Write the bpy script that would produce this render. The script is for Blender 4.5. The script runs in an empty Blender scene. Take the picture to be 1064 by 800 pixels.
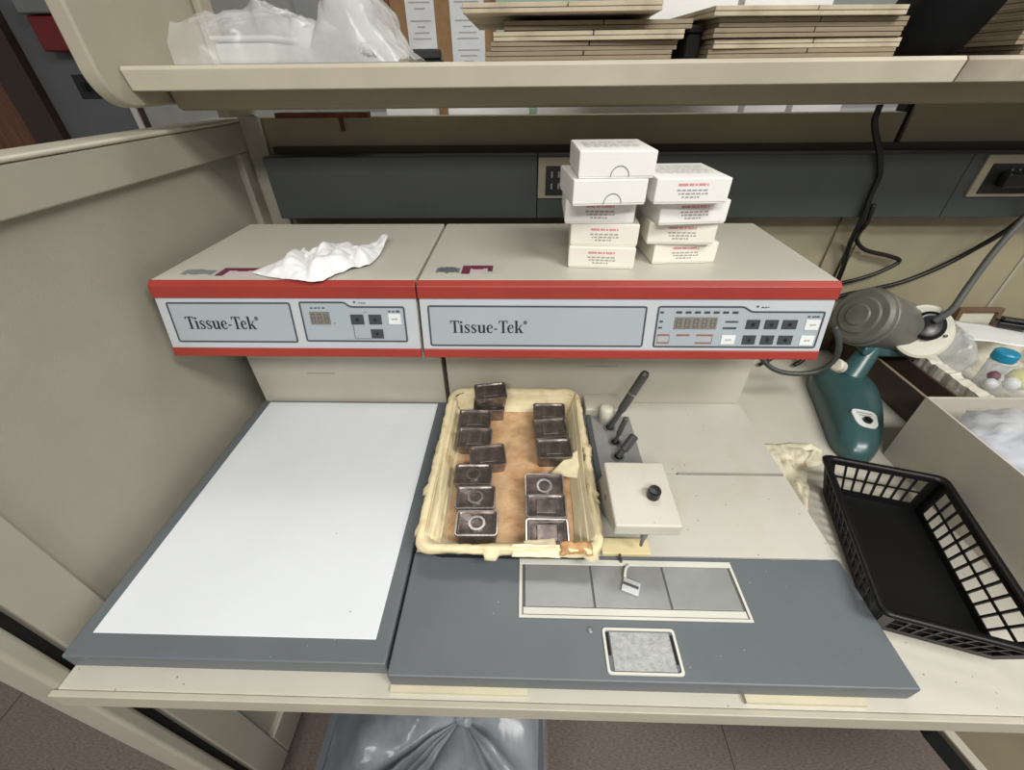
import bpy, bmesh, math, random
from mathutils import Vector, Matrix, noise
random.seed(7)
SC = bpy.context.scene
COL = SC.collection
PI = math.pi
DESK = 0.75
DECK = 0.785

# ------------------------------------------------------------------ materials
def lin(c):
    out = []
    for v in c[:3]:
        v /= 255.0
        out.append(v / 12.92 if v <= 0.04045 else ((v + 0.055) / 1.055) ** 2.4)
    return (*out, 1.0)

MATS = {}
def mat(name, rgb, rough=0.5, metal=0.0, var=0.06, scale=14.0, bump=0.0, bscale=250.0, speck=None, speck_amt=0.0,
        speck_scale=60.0, spec=0.5, rgb2=None, mix_scale=8.0, mix_lo=0.45, mix_hi=0.65, stretch=None):
    if name in MATS: return MATS[name]
    m = bpy.data.materials.new(name); m.use_nodes = True
    nt = m.node_tree; N = nt.nodes; L = nt.links
    b = N['Principled BSDF']
    b.inputs['Roughness'].default_value = rough
    b.inputs['Metallic'].default_value = metal
    b.inputs['Specular IOR Level'].default_value = spec
    tc = N.new('ShaderNodeTexCoord')
    vec = tc.outputs['Object']
    if stretch:
        mp = N.new('ShaderNodeMapping'); mp.inputs['Scale'].default_value = stretch
        L.new(vec, mp.inputs['Vector']); vec = mp.outputs['Vector']
    c = lin(rgb)
    n1 = N.new('ShaderNodeTexNoise'); n1.inputs['Scale'].default_value = scale; n1.inputs['Detail'].default_value = 5
    L.new(vec, n1.inputs['Vector'])
    r = N.new('ShaderNodeValToRGB')
    lo = tuple(x * (1 - var) for x in c[:3]) + (1,); hi = tuple(min(1, x * (1 + var)) for x in c[:3]) + (1,)
    r.color_ramp.elements[0].position = 0.35; r.color_ramp.elements[0].color = lo
    r.color_ramp.elements[1].position = 0.65; r.color_ramp.elements[1].color = hi
    L.new(n1.outputs['Fac'], r.inputs['Fac'])
    col = r.outputs['Color']
    if rgb2:
        n2 = N.new('ShaderNodeTexNoise'); n2.inputs['Scale'].default_value = mix_scale; n2.inputs['Detail'].default_value = 6
        L.new(vec, n2.inputs['Vector'])
        mr = N.new('ShaderNodeMapRange'); mr.inputs['From Min'].default_value = mix_lo; mr.inputs['From Max'].default_value = mix_hi
        L.new(n2.outputs['Fac'], mr.inputs['Value'])
        mx = N.new('ShaderNodeMix'); mx.data_type = 'RGBA'
        L.new(mr.outputs['Result'], mx.inputs['Factor']); L.new(col, mx.inputs['A']); mx.inputs['B'].default_value = lin(rgb2)
        col = mx.outputs['Result']
    if speck:
        v = N.new('ShaderNodeTexVoronoi'); v.inputs['Scale'].default_value = speck_scale
        L.new(vec, v.inputs['Vector'])
        n3 = N.new('ShaderNodeTexNoise'); n3.inputs['Scale'].default_value = speck_scale * 0.35
        L.new(vec, n3.inputs['Vector'])
        th = N.new('ShaderNodeMath'); th.operation = 'MULTIPLY'; th.inputs[1].default_value = speck_amt
        L.new(n3.outputs['Fac'], th.inputs[0])
        lt = N.new('ShaderNodeMath'); lt.operation = 'LESS_THAN'
        L.new(v.outputs['Distance'], lt.inputs[0]); L.new(th.outputs[0], lt.inputs[1])
        mx = N.new('ShaderNodeMix'); mx.data_type = 'RGBA'
        L.new(lt.outputs[0], mx.inputs['Factor']); L.new(col, mx.inputs['A']); mx.inputs['B'].default_value = lin(speck)
        col = mx.outputs['Result']
    L.new(col, b.inputs['Base Color'])
    if bump:
        n4 = N.new('ShaderNodeTexNoise'); n4.inputs['Scale'].default_value = bscale; n4.inputs['Detail'].default_value = 4
        L.new(vec, n4.inputs['Vector'])
        bp = N.new('ShaderNodeBump'); bp.inputs['Strength'].default_value = bump; bp.inputs['Distance'].default_value = 0.002
        L.new(n4.outputs['Fac'], bp.inputs['Height']); L.new(bp.outputs['Normal'], b.inputs['Normal'])
    MATS[name] = m
    return m

def film(name, rgb, alpha=0.5, rough=0.25):
    """thin plastic film: part see-through, part white, glossy"""
    m = bpy.data.materials.new(name); m.use_nodes = True
    nt = m.node_tree; N = nt.nodes; L = nt.links
    b = N['Principled BSDF']; b.inputs['Base Color'].default_value = lin(rgb); b.inputs['Roughness'].default_value = rough
    out = N['Material Output']
    t = N.new('ShaderNodeBsdfTransparent'); mx = N.new('ShaderNodeMixShader')
    tc = N.new('ShaderNodeTexCoord'); n = N.new('ShaderNodeTexNoise'); n.inputs['Scale'].default_value = 9; n.inputs['Detail'].default_value = 5
    L.new(tc.outputs['Object'], n.inputs['Vector'])
    mr = N.new('ShaderNodeMapRange'); mr.inputs['From Min'].default_value = 0.35; mr.inputs['From Max'].default_value = 0.65
    mr.inputs['To Min'].default_value = max(0, alpha - 0.18); mr.inputs['To Max'].default_value = min(1, alpha + 0.18)
    L.new(n.outputs['Fac'], mr.inputs['Value']); L.new(mr.outputs['Result'], mx.inputs['Fac'])
    L.new(t.outputs[0], mx.inputs[1]); L.new(b.outputs[0], mx.inputs[2]); L.new(mx.outputs[0], out.inputs['Surface'])
    MATS[name] = m
    return m

M = dict(
    divider=mat('painted_metal_beige', (166, 161, 146), .55, var=.03, bump=.10, bscale=500),
    divider_panel=mat('vinyl_panel_beige', (163, 159, 145), .7, var=.03, bump=.18, bscale=420),
    black_gap=mat('black_gap', (14, 14, 13), .8),
    desk=mat('laminate_cream', (194, 190, 177), .45, var=.03, speck=(120, 110, 95), speck_amt=.10, speck_scale=70),
    desk_edge=mat('laminate_edge', (180, 173, 156), .45, var=.05),
    shelf=mat('shelf_enamel', (200, 192, 172), .42, var=.04, rgb2=(176, 168, 150), mix_scale=3, mix_lo=.5, mix_hi=.75),
    shelf_under=mat('shelf_under', (150, 140, 118), .5, var=.05),
    gable=mat('gable_enamel', (172, 165, 146), .5, var=.03, bump=.12, bscale=420),
    wallpanel=mat('back_panel_vinyl', (150, 141, 116), .7, var=.05),
    raceway=mat('raceway_grey', (64, 68, 67), .5, var=.05),
    slab=mat('slab_grey', (96, 102, 106), .42, var=.04, speck=(165, 168, 166), speck_amt=.045, speck_scale=40, bump=.05, bscale=600),
    white_plate=mat('cold_plate_white', (218, 222, 225), .35, var=.015, speck=(150, 150, 150), speck_amt=.05, speck_scale=28),
    console=mat('console_beige', (196, 193, 180), .45, var=.02, bump=.06, bscale=700),
    body=mat('body_beige', (188, 183, 170), .5, var=.03),
    deckplate=mat('deck_plate', (194, 192, 181), .5, var=.035, speck=(110, 105, 95), speck_amt=.09, speck_scale=55, rgb2=(188, 182, 162), mix_scale=14, mix_lo=.55, mix_hi=.8),
    red=mat('stripe_red', (156, 56, 47), .38, var=.05),
    silver=mat('fascia_silver', (190, 194, 198), .4, var=.02),
    fill=mat('fascia_blue_grey', (166, 175, 181), .4, var=.02),
    outline=mat('fascia_outline', (66, 74, 80), .5),
    ink=mat('ink_dark', (30, 32, 42), .6),
    ink_soft=mat('ink_soft', (160, 156, 152), .6),
    ink_red=mat('ink_red', (214, 146, 148), .6),
    orange=mat('ink_orange', (150, 96, 66), .6),
    key=mat('key_dark', (62, 67, 72), .5),
    keyface=mat('key_mark', (28, 30, 34), .5),
    keywhite=mat('key_white', (224, 227, 226), .45),
    lcd=mat('display_window', (128, 124, 116), .25),
    lcdseg=mat('display_segment', (92, 88, 82), .4),
    maroon=mat('sticker_maroon', (112, 42, 66), .5),
    pink=mat('sticker_pink', (206, 186, 190), .5),
    sticker=mat('sticker_clear', (190, 192, 182), .3),
    smudge=mat('sticker_grey', (128, 134, 134), .5),
    tissue=mat('tissue_white', (240, 240, 240), .9, var=.02, bump=.2, bscale=300),
    box=mat('carton_white', (236, 235, 230), .55, var=.02),
    box_old=mat('carton_ivory', (234, 229, 216), .55, var=.03),
    black=mat('black_plastic', (11, 11, 12), .42, var=.1, spec=.3, speck=(160, 160, 160), speck_amt=.035, speck_scale=32),
    knob=mat('knob_black', (16, 17, 18), .3),
    lining=mat('waxed_paper', (232, 217, 176), .5, var=.07, scale=24, rgb2=(186, 152, 100), mix_scale=26, mix_lo=.56, mix_hi=.82, bump=.4, bscale=60),
    lining_light=mat('waxed_paper_clean', (232, 220, 184), .5, var=.05, bump=.2, bscale=70),
    wax=mat('tan_wax', (214, 178, 136), .5, var=.10, scale=50, rgb2=(178, 126, 82), mix_scale=34, mix_lo=.45, mix_hi=.8, bump=1.0, bscale=90),
    waxbrown=mat('brown_wax', (176, 132, 82), .5, var=.2, scale=60, bump=.6, bscale=90),
    mold=mat('mould_steel', (122, 112, 107), .30, metal=.7, var=.35, scale=60, bump=.5, bscale=70),
    mold_edge=mat('mould_edge', (172, 168, 166), .22, metal=.9, var=.15, scale=60),
    steel=mat('steel_grey', (132, 134, 134), .35, metal=.6, var=.08),
    well=mat('well_metal', (158, 160, 158), .4, metal=.4, var=.1),
    toolgrey=mat('tool_grey', (84, 84, 82), .4, metal=.4, var=.1),
    plate=mat('cold_spot_metal', (150, 152, 150), .42, metal=.35, var=.06, scale=30, bump=.08, bscale=500),
    plate_rough=mat('cold_spot_frosted', (168, 170, 168), .6, metal=.15, var=.14, scale=160, bump=.5, bscale=400),
    frame=mat('plate_frame_ivory', (206, 205, 194), .45, var=.05),
    arm=mat('dispenser_ivory', (200, 196, 182), .5, var=.04, speck=(150, 140, 122), speck_amt=.11, speck_scale=90),
    arm_side=mat('dispenser_grey', (194, 192, 182), .5, var=.05),
    teal=mat('teal_paint', (52, 84, 85), .3, var=.06, spec=.6),
    barrel=mat('barrel_grey', (104, 103, 95), .42, var=.12, rgb2=(120, 118, 106), mix_scale=18),
    cream=mat('cream_enamel', (206, 203, 186), .4, var=.05, rgb2=(160, 140, 118), mix_scale=18, mix_lo=.55, mix_hi=.85),
    rod=mat('rod_grey', (110, 111, 108), .4, metal=.4),
    brown=mat('brown_board', (84, 68, 58), .55, var=.08),
    brown_lit_edge=mat('brown_lit_edge', (138, 122, 106), .5),
    foam=mat('foam_cream', (214, 210, 196), .8, var=.06, bump=.8, bscale=120, rgb2=(150, 142, 120), mix_scale=40, mix_lo=.55, mix_hi=.85),
    towel=mat('paper_towel', (226, 218, 192), .85, var=.04, rgb2=(176, 158, 112), mix_scale=16, mix_lo=.52, mix_hi=.8, bump=.4, bscale=120),
    folder=mat('slide_folder_card', (190, 178, 154), .7, var=.06, scale=30, rgb2=(150, 136, 112), mix_scale=16),
    folder_brown=mat('slide_folder_brown', (142, 128, 106), .7, var=.08, scale=30),
    paper=mat('paper_white', (232, 232, 230), .7, var=.015),
    cardboard=mat('cork_brown', (140, 108, 74), .8, var=.1, scale=60),
    farwall=mat('far_wall_paint', (150, 152, 150), .8, var=.03),
    doorwood=mat('door_wood', (104, 66, 42), .5, var=.25, scale=5, stretch=(14, 14, 1)),
    doorframe=mat('door_frame_brown', (52, 36, 28), .5),
    alarm=mat('alarm_red', (110, 20, 22), .4),
    darkplate=mat('dark_plate', (24, 25, 26), .5),
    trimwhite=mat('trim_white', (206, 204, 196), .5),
    carpet=mat('carpet_brown', (118, 106, 98), .95, var=.28, scale=110, bump=.8, bscale=420, stretch=(1, 5, 1), speck=(160, 146, 134), speck_amt=.05, speck_scale=90),
    cable=mat('cable_black', (14, 14, 15), .4),
    greenfolder=mat('folder_green', (150, 172, 150), .6),
    bluecap=mat('cap_blue', (30, 140, 178), .35),
    yellow=mat('yellow_plastic', (206, 200, 70), .4),
    cabinet=mat('cabinet_shaded_tan', (104, 94, 72), .6, var=.05),  # tan darkened for the desk's shade on the drawer board
    cabinet_dark=mat('cabinet_dark', (34, 40, 40), .5),
    bin=mat('bin_grey', (74, 80, 84), .5),
    ceiling=mat('ceiling_tile', (226, 226, 222), .9, bump=.2),
)
film('shelf_film', (226, 228, 228), .44, .2)
film('bin_film', (178, 184, 190), .34, .2)
film('clear_film', (226, 230, 234), .26, .1)
film('carton_film', (222, 226, 232), .5, .15)

# ------------------------------------------------------------------ helpers
def new(): return bmesh.new()

def box(bm, x0, x1, y0, y1, z0, z1, mtx=None):
    vs = [bm.verts.new(Vector(p)) for p in ((x0,y0,z0),(x1,y0,z0),(x1,y1,z0),(x0,y1,z0),(x0,y0,z1),(x1,y0,z1),(x1,y1,z1),(x0,y1,z1))]
    if mtx:
        for v in vs: v.co = mtx @ v.co
    for f in ((0,3,2,1),(4,5,6,7),(0,1,5,4),(1,2,6,5),(2,3,7,6),(3,0,4,7)): bm.faces.new([vs[i] for i in f])
    return vs

def loft(bm, rings, cap0=True, cap1=True, closed=True):
    R = [[bm.verts.new(Vector(p)) for p in r] for r in rings]
    n = len(R[0])
    for a, b in zip(R, R[1:]):
        for i in range(n if closed else n - 1):
            j = (i + 1) % n
            bm.faces.new((a[i], a[j], b[j], b[i]))
    if cap0 and closed: bm.faces.new(list(reversed(R[0])))
    if cap1 and closed: bm.faces.new(R[-1])
    return R

def smooth_path(pts, n=8):
    pts = [Vector(p) for p in pts]
    if len(pts) < 3: return pts
    P = [pts[0] * 2 - pts[1]] + pts + [pts[-1] * 2 - pts[-2]]
    out = []
    for i in range(1, len(P) - 2):
        a, b, c, d = P[i-1:i+3]
        for k in range(n):
            t = k / n
            out.append(.5 * ((2*b) + (c-a)*t + (2*a-5*b+4*c-d)*t*t + (3*b-a-3*c+d)*t**3))
    out.append(pts[-1])
    return out

def tube(bm, pts, r, seg=10, n=8, smooth=True):
    pts = smooth_path(pts, n) if smooth else [Vector(p) for p in pts]
    rings = []; up = Vector((.3, .2, 1)).normalized()
    for i, p in enumerate(pts):
        t = (pts[min(i+1, len(pts)-1)] - pts[max(i-1, 0)]).normalized()
        s = t.cross(up)
        if s.length < 1e-4: s = t.cross(Vector((1, 0, 0)))
        s.normalize(); u = s.cross(t).normalized()
        rr = r(i / (len(pts) - 1)) if callable(r) else r
        rings.append([p + (s * math.cos(a) + u * math.sin(a)) * rr for a in (2*PI*k/seg for k in range(seg))])
    loft(bm, rings)

def lathe(bm, prof, origin, axis, seg=32, cap=True):
    """prof = [(radius, distance along axis)]"""
    axis = Vector(axis).normalized(); o = Vector(origin)
    s = axis.orthogonal().normalized(); u = axis.cross(s)
    loft(bm, [[o + axis * d + (s * math.cos(a) + u * math.sin(a)) * max(r, 1e-5) for a in (2*PI*k/seg for k in range(seg))] for r, d in prof], cap, cap)

def rrect(x0, x1, y0, y1, r, n=5):
    out = []
    for cx, cy, a0 in ((x1-r, y1-r, 0), (x0+r, y1-r, PI/2), (x0+r, y0+r, PI), (x1-r, y0+r, 1.5*PI)):
        for k in range(n + 1):
            a = a0 + PI/2 * k / n
            out.append((cx + r*math.cos(a), cy + r*math.sin(a)))
    return out

def link(o): COL.objects.link(o); return o

def obj(name, bm, m, parent=None, local=False, smooth=False, bevel=0.0, seg=2, thick=0.0, weld=False):
    if weld: bmesh.ops.remove_doubles(bm, verts=bm.verts, dist=1e-5)
    bmesh.ops.recalc_face_normals(bm, faces=bm.faces)
    if parent is not None and not local:
        root = parent; off = Vector((0, 0, 0))
        while root is not None: off += root.location; root = root.parent
        bmesh.ops.translate(bm, verts=bm.verts, vec=-off)
    me = bpy.data.meshes.new(name); bm.to_mesh(me); bm.free()
    if smooth:
        for p in me.polygons: p.use_smooth = True
    o = bpy.data.objects.new(name, me); link(o)
    me.materials.append(M[m] if isinstance(m, str) and m in M else MATS[m] if isinstance(m, str) else m)
    if parent is not None: o.parent = parent
    if thick:
        md = o.modifiers.new('Solidify', 'SOLIDIFY'); md.thickness = thick; md.offset = 0
    if bevel:
        md = o.modifiers.new('Bevel', 'BEVEL'); md.width = bevel; md.segments = seg; md.limit_method = 'ANGLE'; md.angle_limit = math.radians(40)
        for p in me.polygons: p.use_smooth = True
        md.harden_normals = True
    return o

def tag(o, label, cat, group=None, kind=None):
    o['label'] = label; o['category'] = cat
    if group: o['group'] = group
    if kind: o['kind'] = kind
    return o

def thing(name, label, cat, loc=(0, 0, 0), rotz=0.0, group=None):
    o = link(bpy.data.objects.new(name, None)); o.location = loc; o.rotation_euler = (0, 0, rotz)
    o.empty_display_size = .02
    return tag(o, label, cat, group)

def dup(root, loc=None, rot=None, label=None, group=None):
    r = root.copy(); link(r)
    if loc is not None: r.location = loc
    if rot is not None: r.rotation_euler = rot
    if label: r['label'] = label
    if group: r['group'] = group
    for ch in list(root.children):
        c = ch.copy(); link(c); c.parent = r
        for g in ch.children:
            d = g.copy(); link(d); d.parent = c
    return r

def struct(name, bm, m, **k):
    o = obj(name, bm, m, **k); o['kind'] = 'structure'
    return o

def b1(*a):
    bm = new(); box(bm, *a); return bm

def frame_ring(bm, outer, inner, f, depth=None):
    """flat ring between two matching 2-D loops, mapped to 3-D by f(u,v)"""
    n = len(outer)
    A = [bm.verts.new(f(*p)) for p in outer]; B = [bm.verts.new(f(*p)) for p in inner]
    for i in range(n):
        j = (i + 1) % n
        bm.faces.new((A[i], A[j], B[j], B[i]))

def flat_poly(bm, pts, f):
    return bm.faces.new([bm.verts.new(f(*p)) for p in pts])

# ------------------------------------------------------------------ camera
cam = bpy.data.cameras.new('Camera'); co = link(bpy.data.objects.new('Camera', cam))
R = ((0.9996185501194822, 0.02598410814563438, -0.009358439020060479),
     (-0.008109854743066513, 0.6000806831602559, 0.7998983710159479),
     (-0.02640046425846665, 0.7995173542968261, -0.600062509798055))
rot = Matrix((R[0], R[1], tuple(-v for v in R[2]))).transposed()
co.matrix_world = Matrix.Translation((0.14691, -0.16994, 0.52649 + 0.785)) @ rot.to_4x4()
cam.sensor_fit = 'HORIZONTAL'; cam.sensor_width = 36.0; cam.lens = 433.4945 / 1064 * 36
cam.clip_start = 0.01
SC.camera = co

# ------------------------------------------------------------------ the room
struct('floor', b1(-3.2, 3.6, -3.0, 1.52, -.05, 0), 'carpet')
bm = new()
for x in (-2.4, -1.79, -1.18, -.57, .04, .65, 1.26, 1.87): box(bm, x - .0012, x + .0012, -3, 1.5, -.001, .0008)
for y in (-2.2, -1.59, -.98, -.37, .24, .85): box(bm, -3.2, 3.6, y - .0012, y + .0012, -.001, .0008)
struct('trim_1', bm, mat('carpet_seam', (70, 60, 55), .95))
struct('wall_back', b1(-3.2, 3.6, 1.5, 1.6, 0, 2.7), 'farwall')
struct('wall_dim_panel', b1(-3.2, -1.186, 1.492, 1.4995, 0, 2.7), mat('dimmed_wall_paint', (98, 102, 103), .8, var=.04))  # darker sheet over the far wall, imitating its dimly lit end
struct('ceiling', b1(-3.2, 3.6, -3.0, 1.6, 2.7, 2.75), 'ceiling')
bm = new(); box(bm, -2.42, -1.56, 1.47, 1.5, 0, 2.05); struct('door_1', bm, 'doorwood')
bm = new(); box(bm, -1.56, -1.455, 1.46, 1.5, 0, 2.1); box(bm, -2.5, -2.42, 1.46, 1.5, 0, 2.1); box(bm, -2.5, -1.455, 1.46, 1.5, 2.05, 2.1)
struct('trim_2', bm, 'doorframe')
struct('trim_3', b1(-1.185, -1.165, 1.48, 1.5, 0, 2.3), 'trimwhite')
struct('trim_4', b1(-1.163, -1.130, 1.485, 1.5, 0, 2.3), 'doorframe')
struct('trim_5', b1(-1.13, -.55, 1.47, 1.5, 0, 2.3), mat('pier_paint', (150, 150, 146), .8))

t = thing('light_switch', 'black square switch plate on the grey far wall near the door', 'switch', (-1.31, 1.5, 1.285))
obj('plate', b1(-1.34, -1.27, 1.49, 1.5, 1.252, 1.318), 'darkplate', t, bevel=.002)
obj('toggle', b1(-1.311, -1.299, 1.478, 1.49, 1.272, 1.296), 'black_gap', t)
t = thing('fire_alarm', 'dark red fire alarm box with clear cover on the grey far wall', 'alarm', (-1.27, 1.5, 1.44))
obj('housing', b1(-1.34, -1.16, 1.44, 1.5, 1.375, 1.46), 'alarm', t, bevel=.006)
bm = new(); box(bm, -1.35, -1.22, 1.43, 1.5, 1.462, 1.52); obj('cover', bm, mat('alarm_cover', (118, 120, 122), .3), t, bevel=.006)

# papers on the far side, above the shelf
t = thing('notice_board', 'brown wood framed board holding printed notices behind the top shelf', 'notice board', (-.04, 1.1, 1.22))
obj('board', b1(-.17, .085, 1.085, 1.1, 1.22, 1.62), 'cardboard', t)
obj('post', b1(-.185, -.160, 1.07, 1.1, 1.22, 1.62), mat('post_rust', (112, 62, 40), .6), t)
def notice(x0, x1, nl):
    p = obj('notice', b1(x0, x1, 1.0825, 1.085, 1.25, 1.55), mat('notice_paper', (206, 208, 210), .8), t)
    bm = new()
    for k in range(nl):
        z = 1.50 - k * .0105
        w = (x1 - x0) * (.30 + .16 * math.sin(k * 2.3))
        c = (x0 + x1) / 2
        if k % 5 != 3: box(bm, c - w * .8, c + w * .8, 1.0815, 1.0825, z, z + .0020)
    obj('print', bm, 'ink_soft', p)
notice(-.125, -.060, 22); notice(-.025, .052, 22)
# the partition behind carries it: a low ledge
t = thing('ledge_table', 'grey ledge standing behind the back panel under the notices', 'ledge', (.3, 1.0, 0))
obj('tabletop', b1(-.32, 1.5, .90, 1.3, 1.19, 1.22), 'farwall', t)
for x in (-.31, 1.42): obj('leg', b1(x, x + .04, .95, .99, 0, 1.19), 'farwall', t)
lab = ['longest white carton lying behind the back panel', 'small white carton by the rusty bracket behind the back panel', 'white carton behind the shorter box stack',
       'narrow white carton between two others behind the back panel', 'white carton by the hanging black cable behind the back panel']
for (a, b), l in zip(((-.155, -.055), (-.02, .155), (.172, .600), (.612, .700), (.712, .815)), (lab[1], lab[2], lab[0], lab[3], lab[4])):
    q = thing('white_carton', l, 'carton', ((a + b) / 2, .95, 1.22), 0, 'white cartons behind the back panel')
    obj('body', b1(a, b, .905, .995, 1.2205, 1.262), 'paper', q, bevel=.002)
    obj('lid', b1(a - .001, b + .001, .904, .996, 1.262, 1.285), 'paper', q, bevel=.002)
    q['label'] = l

# ------------------------------------------------------------------ work bench
t = thing('workbench', 'long cream laminate workbench carrying the two consoles', 'workbench', (.5, .36, 0))
obj('worktop', b1(-.3845, 1.5, -.010, .733, .717, .75), 'desk', t, bevel=.0006)
bm = new(); box(bm, -.391, 1.5, -.0172, -.0101, .719, .7496); obj('edge_band', bm, 'desk_edge', t, bevel=.0014)
bm = new(); box(bm, -.22, -.19, .05, .5, .60, .717); obj('bracket', bm, mat('bracket_grey', (150, 150, 142), .5), t)
obj('rear_beam', b1(-.345, 1.5, .69, .731, .50, .716), 'cabinet_dark', t)
for x in (.62, 1.44): obj('leg', b1(x, x + .05, .62, .70, 0, .717), 'divider', t)

# ------------------------------------------------------------------ side divider
DX = -.392
t = thing('cubicle_divider', 'tall beige panel divider standing at the workbench end beside the white plate', 'divider', (-.42, .36, 0))
bm = new(); box(bm, DX - .045, DX, .024, .742, .04, 1.247)
obj('core', b1(DX - .035, DX - .010, .026, .738, .06, 1.24), 'divider_panel', t)
bm.free()
obj('top_rail', b1(DX - .045, DX + .004, .024, .742, 1.193, 1.241), 'divider', t, bevel=.003)
obj('cap', b1(DX - .05, DX + .006, .02, .744, 1.2414, 1.2475), mat('cap_cream', (196, 190, 172), .45), t, bevel=.003)
obj('front_stile', b1(DX - .045, DX + .004, .024, .080, .06, 1.193), 'divider', t, bevel=.003)
obj('rear_stile', b1(DX - .045, DX + .002, .705, .742, .06, 1.193), 'divider', t, bevel=.003)
obj('bottom_rail', b1(DX - .045, DX + .004, .080, .705, .06, .16), 'divider', t, bevel=.003)
obj('front_post', b1(DX - .05, DX + .007, -.010, .0105, 0, 1.2475), 'divider', t, bevel=.006, seg=3)
obj('slot_strip', b1(DX - .04, DX - .008, .0105, .024, .02, 1.241), 'black_gap', t)

# ------------------------------------------------------------------ back panels of the workstation
t = thing('back_panel', 'tan panel run rising behind the workbench under the shelf', 'panel', (.5, .76, 0))
obj('panel', b1(-.392, .835, .745, .775, .03, 1.247), 'wallpanel', t)
obj('panel', b1(.847, 1.6, .745, .775, .03, 1.275), 'wallpanel', t)
obj('joint_post', b1(.835, .847, .752, .775, .03, 1.28), 'black_gap', t)
obj('post', b1(-.391, -.350, .735, .7449, .03, 1.2525), 'divider', t, bevel=.004)  # pale post added in place of a strip lit by leaking light
obj('post', b1(.800, .835, .738, .7449, .75, 1.075), mat('post_tan', (140, 130, 108), .6), t)
obj('post', b1(.855, .872, .740, .7449, .75, 1.075), 'wallpanel', t)
obj('trim_strip', b1(1.222, 1.228, .742, .7449, .75, 1.075), 'divider', t)
obj('shadow_strip', b1(-.34, 1.6, .737, .7449, 1.188, 1.2), mat('strip_shadow_dark', (60, 52, 36), .6), t)  # dark strip painted for the shadow line above the raceway

RY = .695
t = thing('cable_raceway', 'dark grey cable raceway with outlets along the back panel', 'raceway', (.5, .72, 1.08))
for a, b in ((-.345, .183 - .012), (.183 - .012, .235), (.235, .952), (.952, 1.6)):
    obj('cover', b1(a + .0006, b - .0006, RY, .7369, 1.078, 1.188), 'raceway', t, bevel=.0015)
def outlet(x0, x1, label):
    o = obj('outlet', b1(x0, x1, RY - .005, RY, 1.116, 1.186), mat('outlet_beige', (150, 142, 122), .5), t, bevel=.001)
    o['label'] = label
    obj('socket_plate', b1(x0 + .014, x1 - .008, RY - .007, RY - .005, 1.122, 1.172), 'darkplate', o)
    bm = new()
    cx = (x0 + x1) / 2
    for dz in (1.138, 1.158):
        box(bm, cx - .008, cx - .005, RY - .0085, RY - .007, dz - .005, dz + .005)
        box(bm, cx + .005, cx + .008, RY - .0085, RY - .007, dz - .005, dz + .005)
    obj('slot', bm, 'smudge', o)
outlet(.172, .236, 'beige framed outlet behind the taller box stack')
outlet(.975, 1.09, 'beige framed outlet with a black plug in it')

# ------------------------------------------------------------------ shelf
SZ = 1.3225; SY = .492
t = thing('overhead_shelf', 'long cream metal shelf over the consoles with a rounded end gable', 'shelf', (.4, .6, SZ))
bm = new()
sec = [(SY + .003, SZ), (SY, SZ - .004), (SY + .006, SZ - .0265), (SY + .012, SZ - .0275), (.742, SZ - .0275), (.742, SZ)]
loft(bm, [[(-.3775 , y, z) for y, z in sec], [(.688, y, z) for y, z in sec]]); obj('shelf_board', bm, 'shelf', t, bevel=.001)
bm = new(); loft(bm, [[(.690, y, z) for y, z in sec], [(1.6, y, z) for y, z in sec]])
obj('shelf_board', bm, mat('shelf_worn', (186, 176, 158), .45, var=.1, scale=6, rgb2=(124, 114, 98), mix_scale=5, mix_lo=.4, mix_hi=.75), t, bevel=.001)
bm = new()
sec = [(.560, SZ - .0280), (.565, SZ - .0500), (.573, SZ - .0535), (.62, SZ - .0535), (.66, SZ - .0280)]
loft(bm, [[(-.372, y, z) for y, z in sec], [(1.6, y, z) for y, z in sec]]); obj('light_housing', bm, 'shelf_under', t, bevel=.0015)
# gable with a rounded lower front corner
g0, g1, gz = .457, .735, 1.277
prof = [(g1, gz), (g1, 1.75), (g0, 1.75)] + [(g0 + .045 - .045 * math.cos(a), gz + .045 - .045 * math.sin(a)) for a in (PI/2*k/10 for k in range(11))]
bm = new(); loft(bm, [[(-.402, y, z) for y, z in prof], [(-.379, y, z) for y, z in prof]]); obj('gable', bm, 'gable', t, bevel=.004, seg=3)
obj('gable_stile', b1(-.3788, -.366, .70, .735, SZ + .0005, 1.75), 'gable', t, bevel=.003)
bm = new(); box(bm, -.375, -.355, .66, .743, 1.2535, SZ - .028); obj('bracket', bm, 'gable', t)
t = thing('rusty_bracket', 'rust brown bracket hanging from the shelf above the back panel', 'bracket', (-.2, .73, 1.25))
bm = new(); box(bm, -.31, -.14, .722, .744, 1.2475, 1.2555); box(bm, -.20, -.194, .738, .7445, 1.225, 1.2475)
obj('strap', bm, mat('rust', (92, 52, 30), .8, var=.3, scale=40), t)

# ------------------------------------------------------------------ lettering: a small serif alphabet drawn as outlines
def ribbon(pts, w, n=6):
    """stroke of varying width -> list of quads (2-D)"""
    P = [Vector((p[0], p[1], 0)) for p in pts]
    S = smooth_path(P, n)
    W = []
    k = len(pts) - 1
    for i in range(len(S)):
        u = i / (len(S) - 1) * k; a = int(min(u, k - 1e-6)); f = u - a
        W.append(w[a] * (1 - f) + w[a + 1] * f)
    L, Rr = [], []
    for i, p in enumerate(S):
        tt = (S[min(i + 1, len(S) - 1)] - S[max(i - 1, 0)]).normalized()
        nn = Vector((-tt.y, tt.x, 0)) * W[i] / 2
        L.append(p + nn); Rr.append(p - nn)
    return [[(L[i].x, L[i].y), (Rr[i].x, Rr[i].y), (Rr[i+1].x, Rr[i+1].y), (L[i+1].x, L[i+1].y)] for i in range(len(S) - 1)]
def rc(x0, y0, x1, y1): return [[(x0, y0), (x1, y0), (x1, y1), (x0, y1)]]
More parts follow.
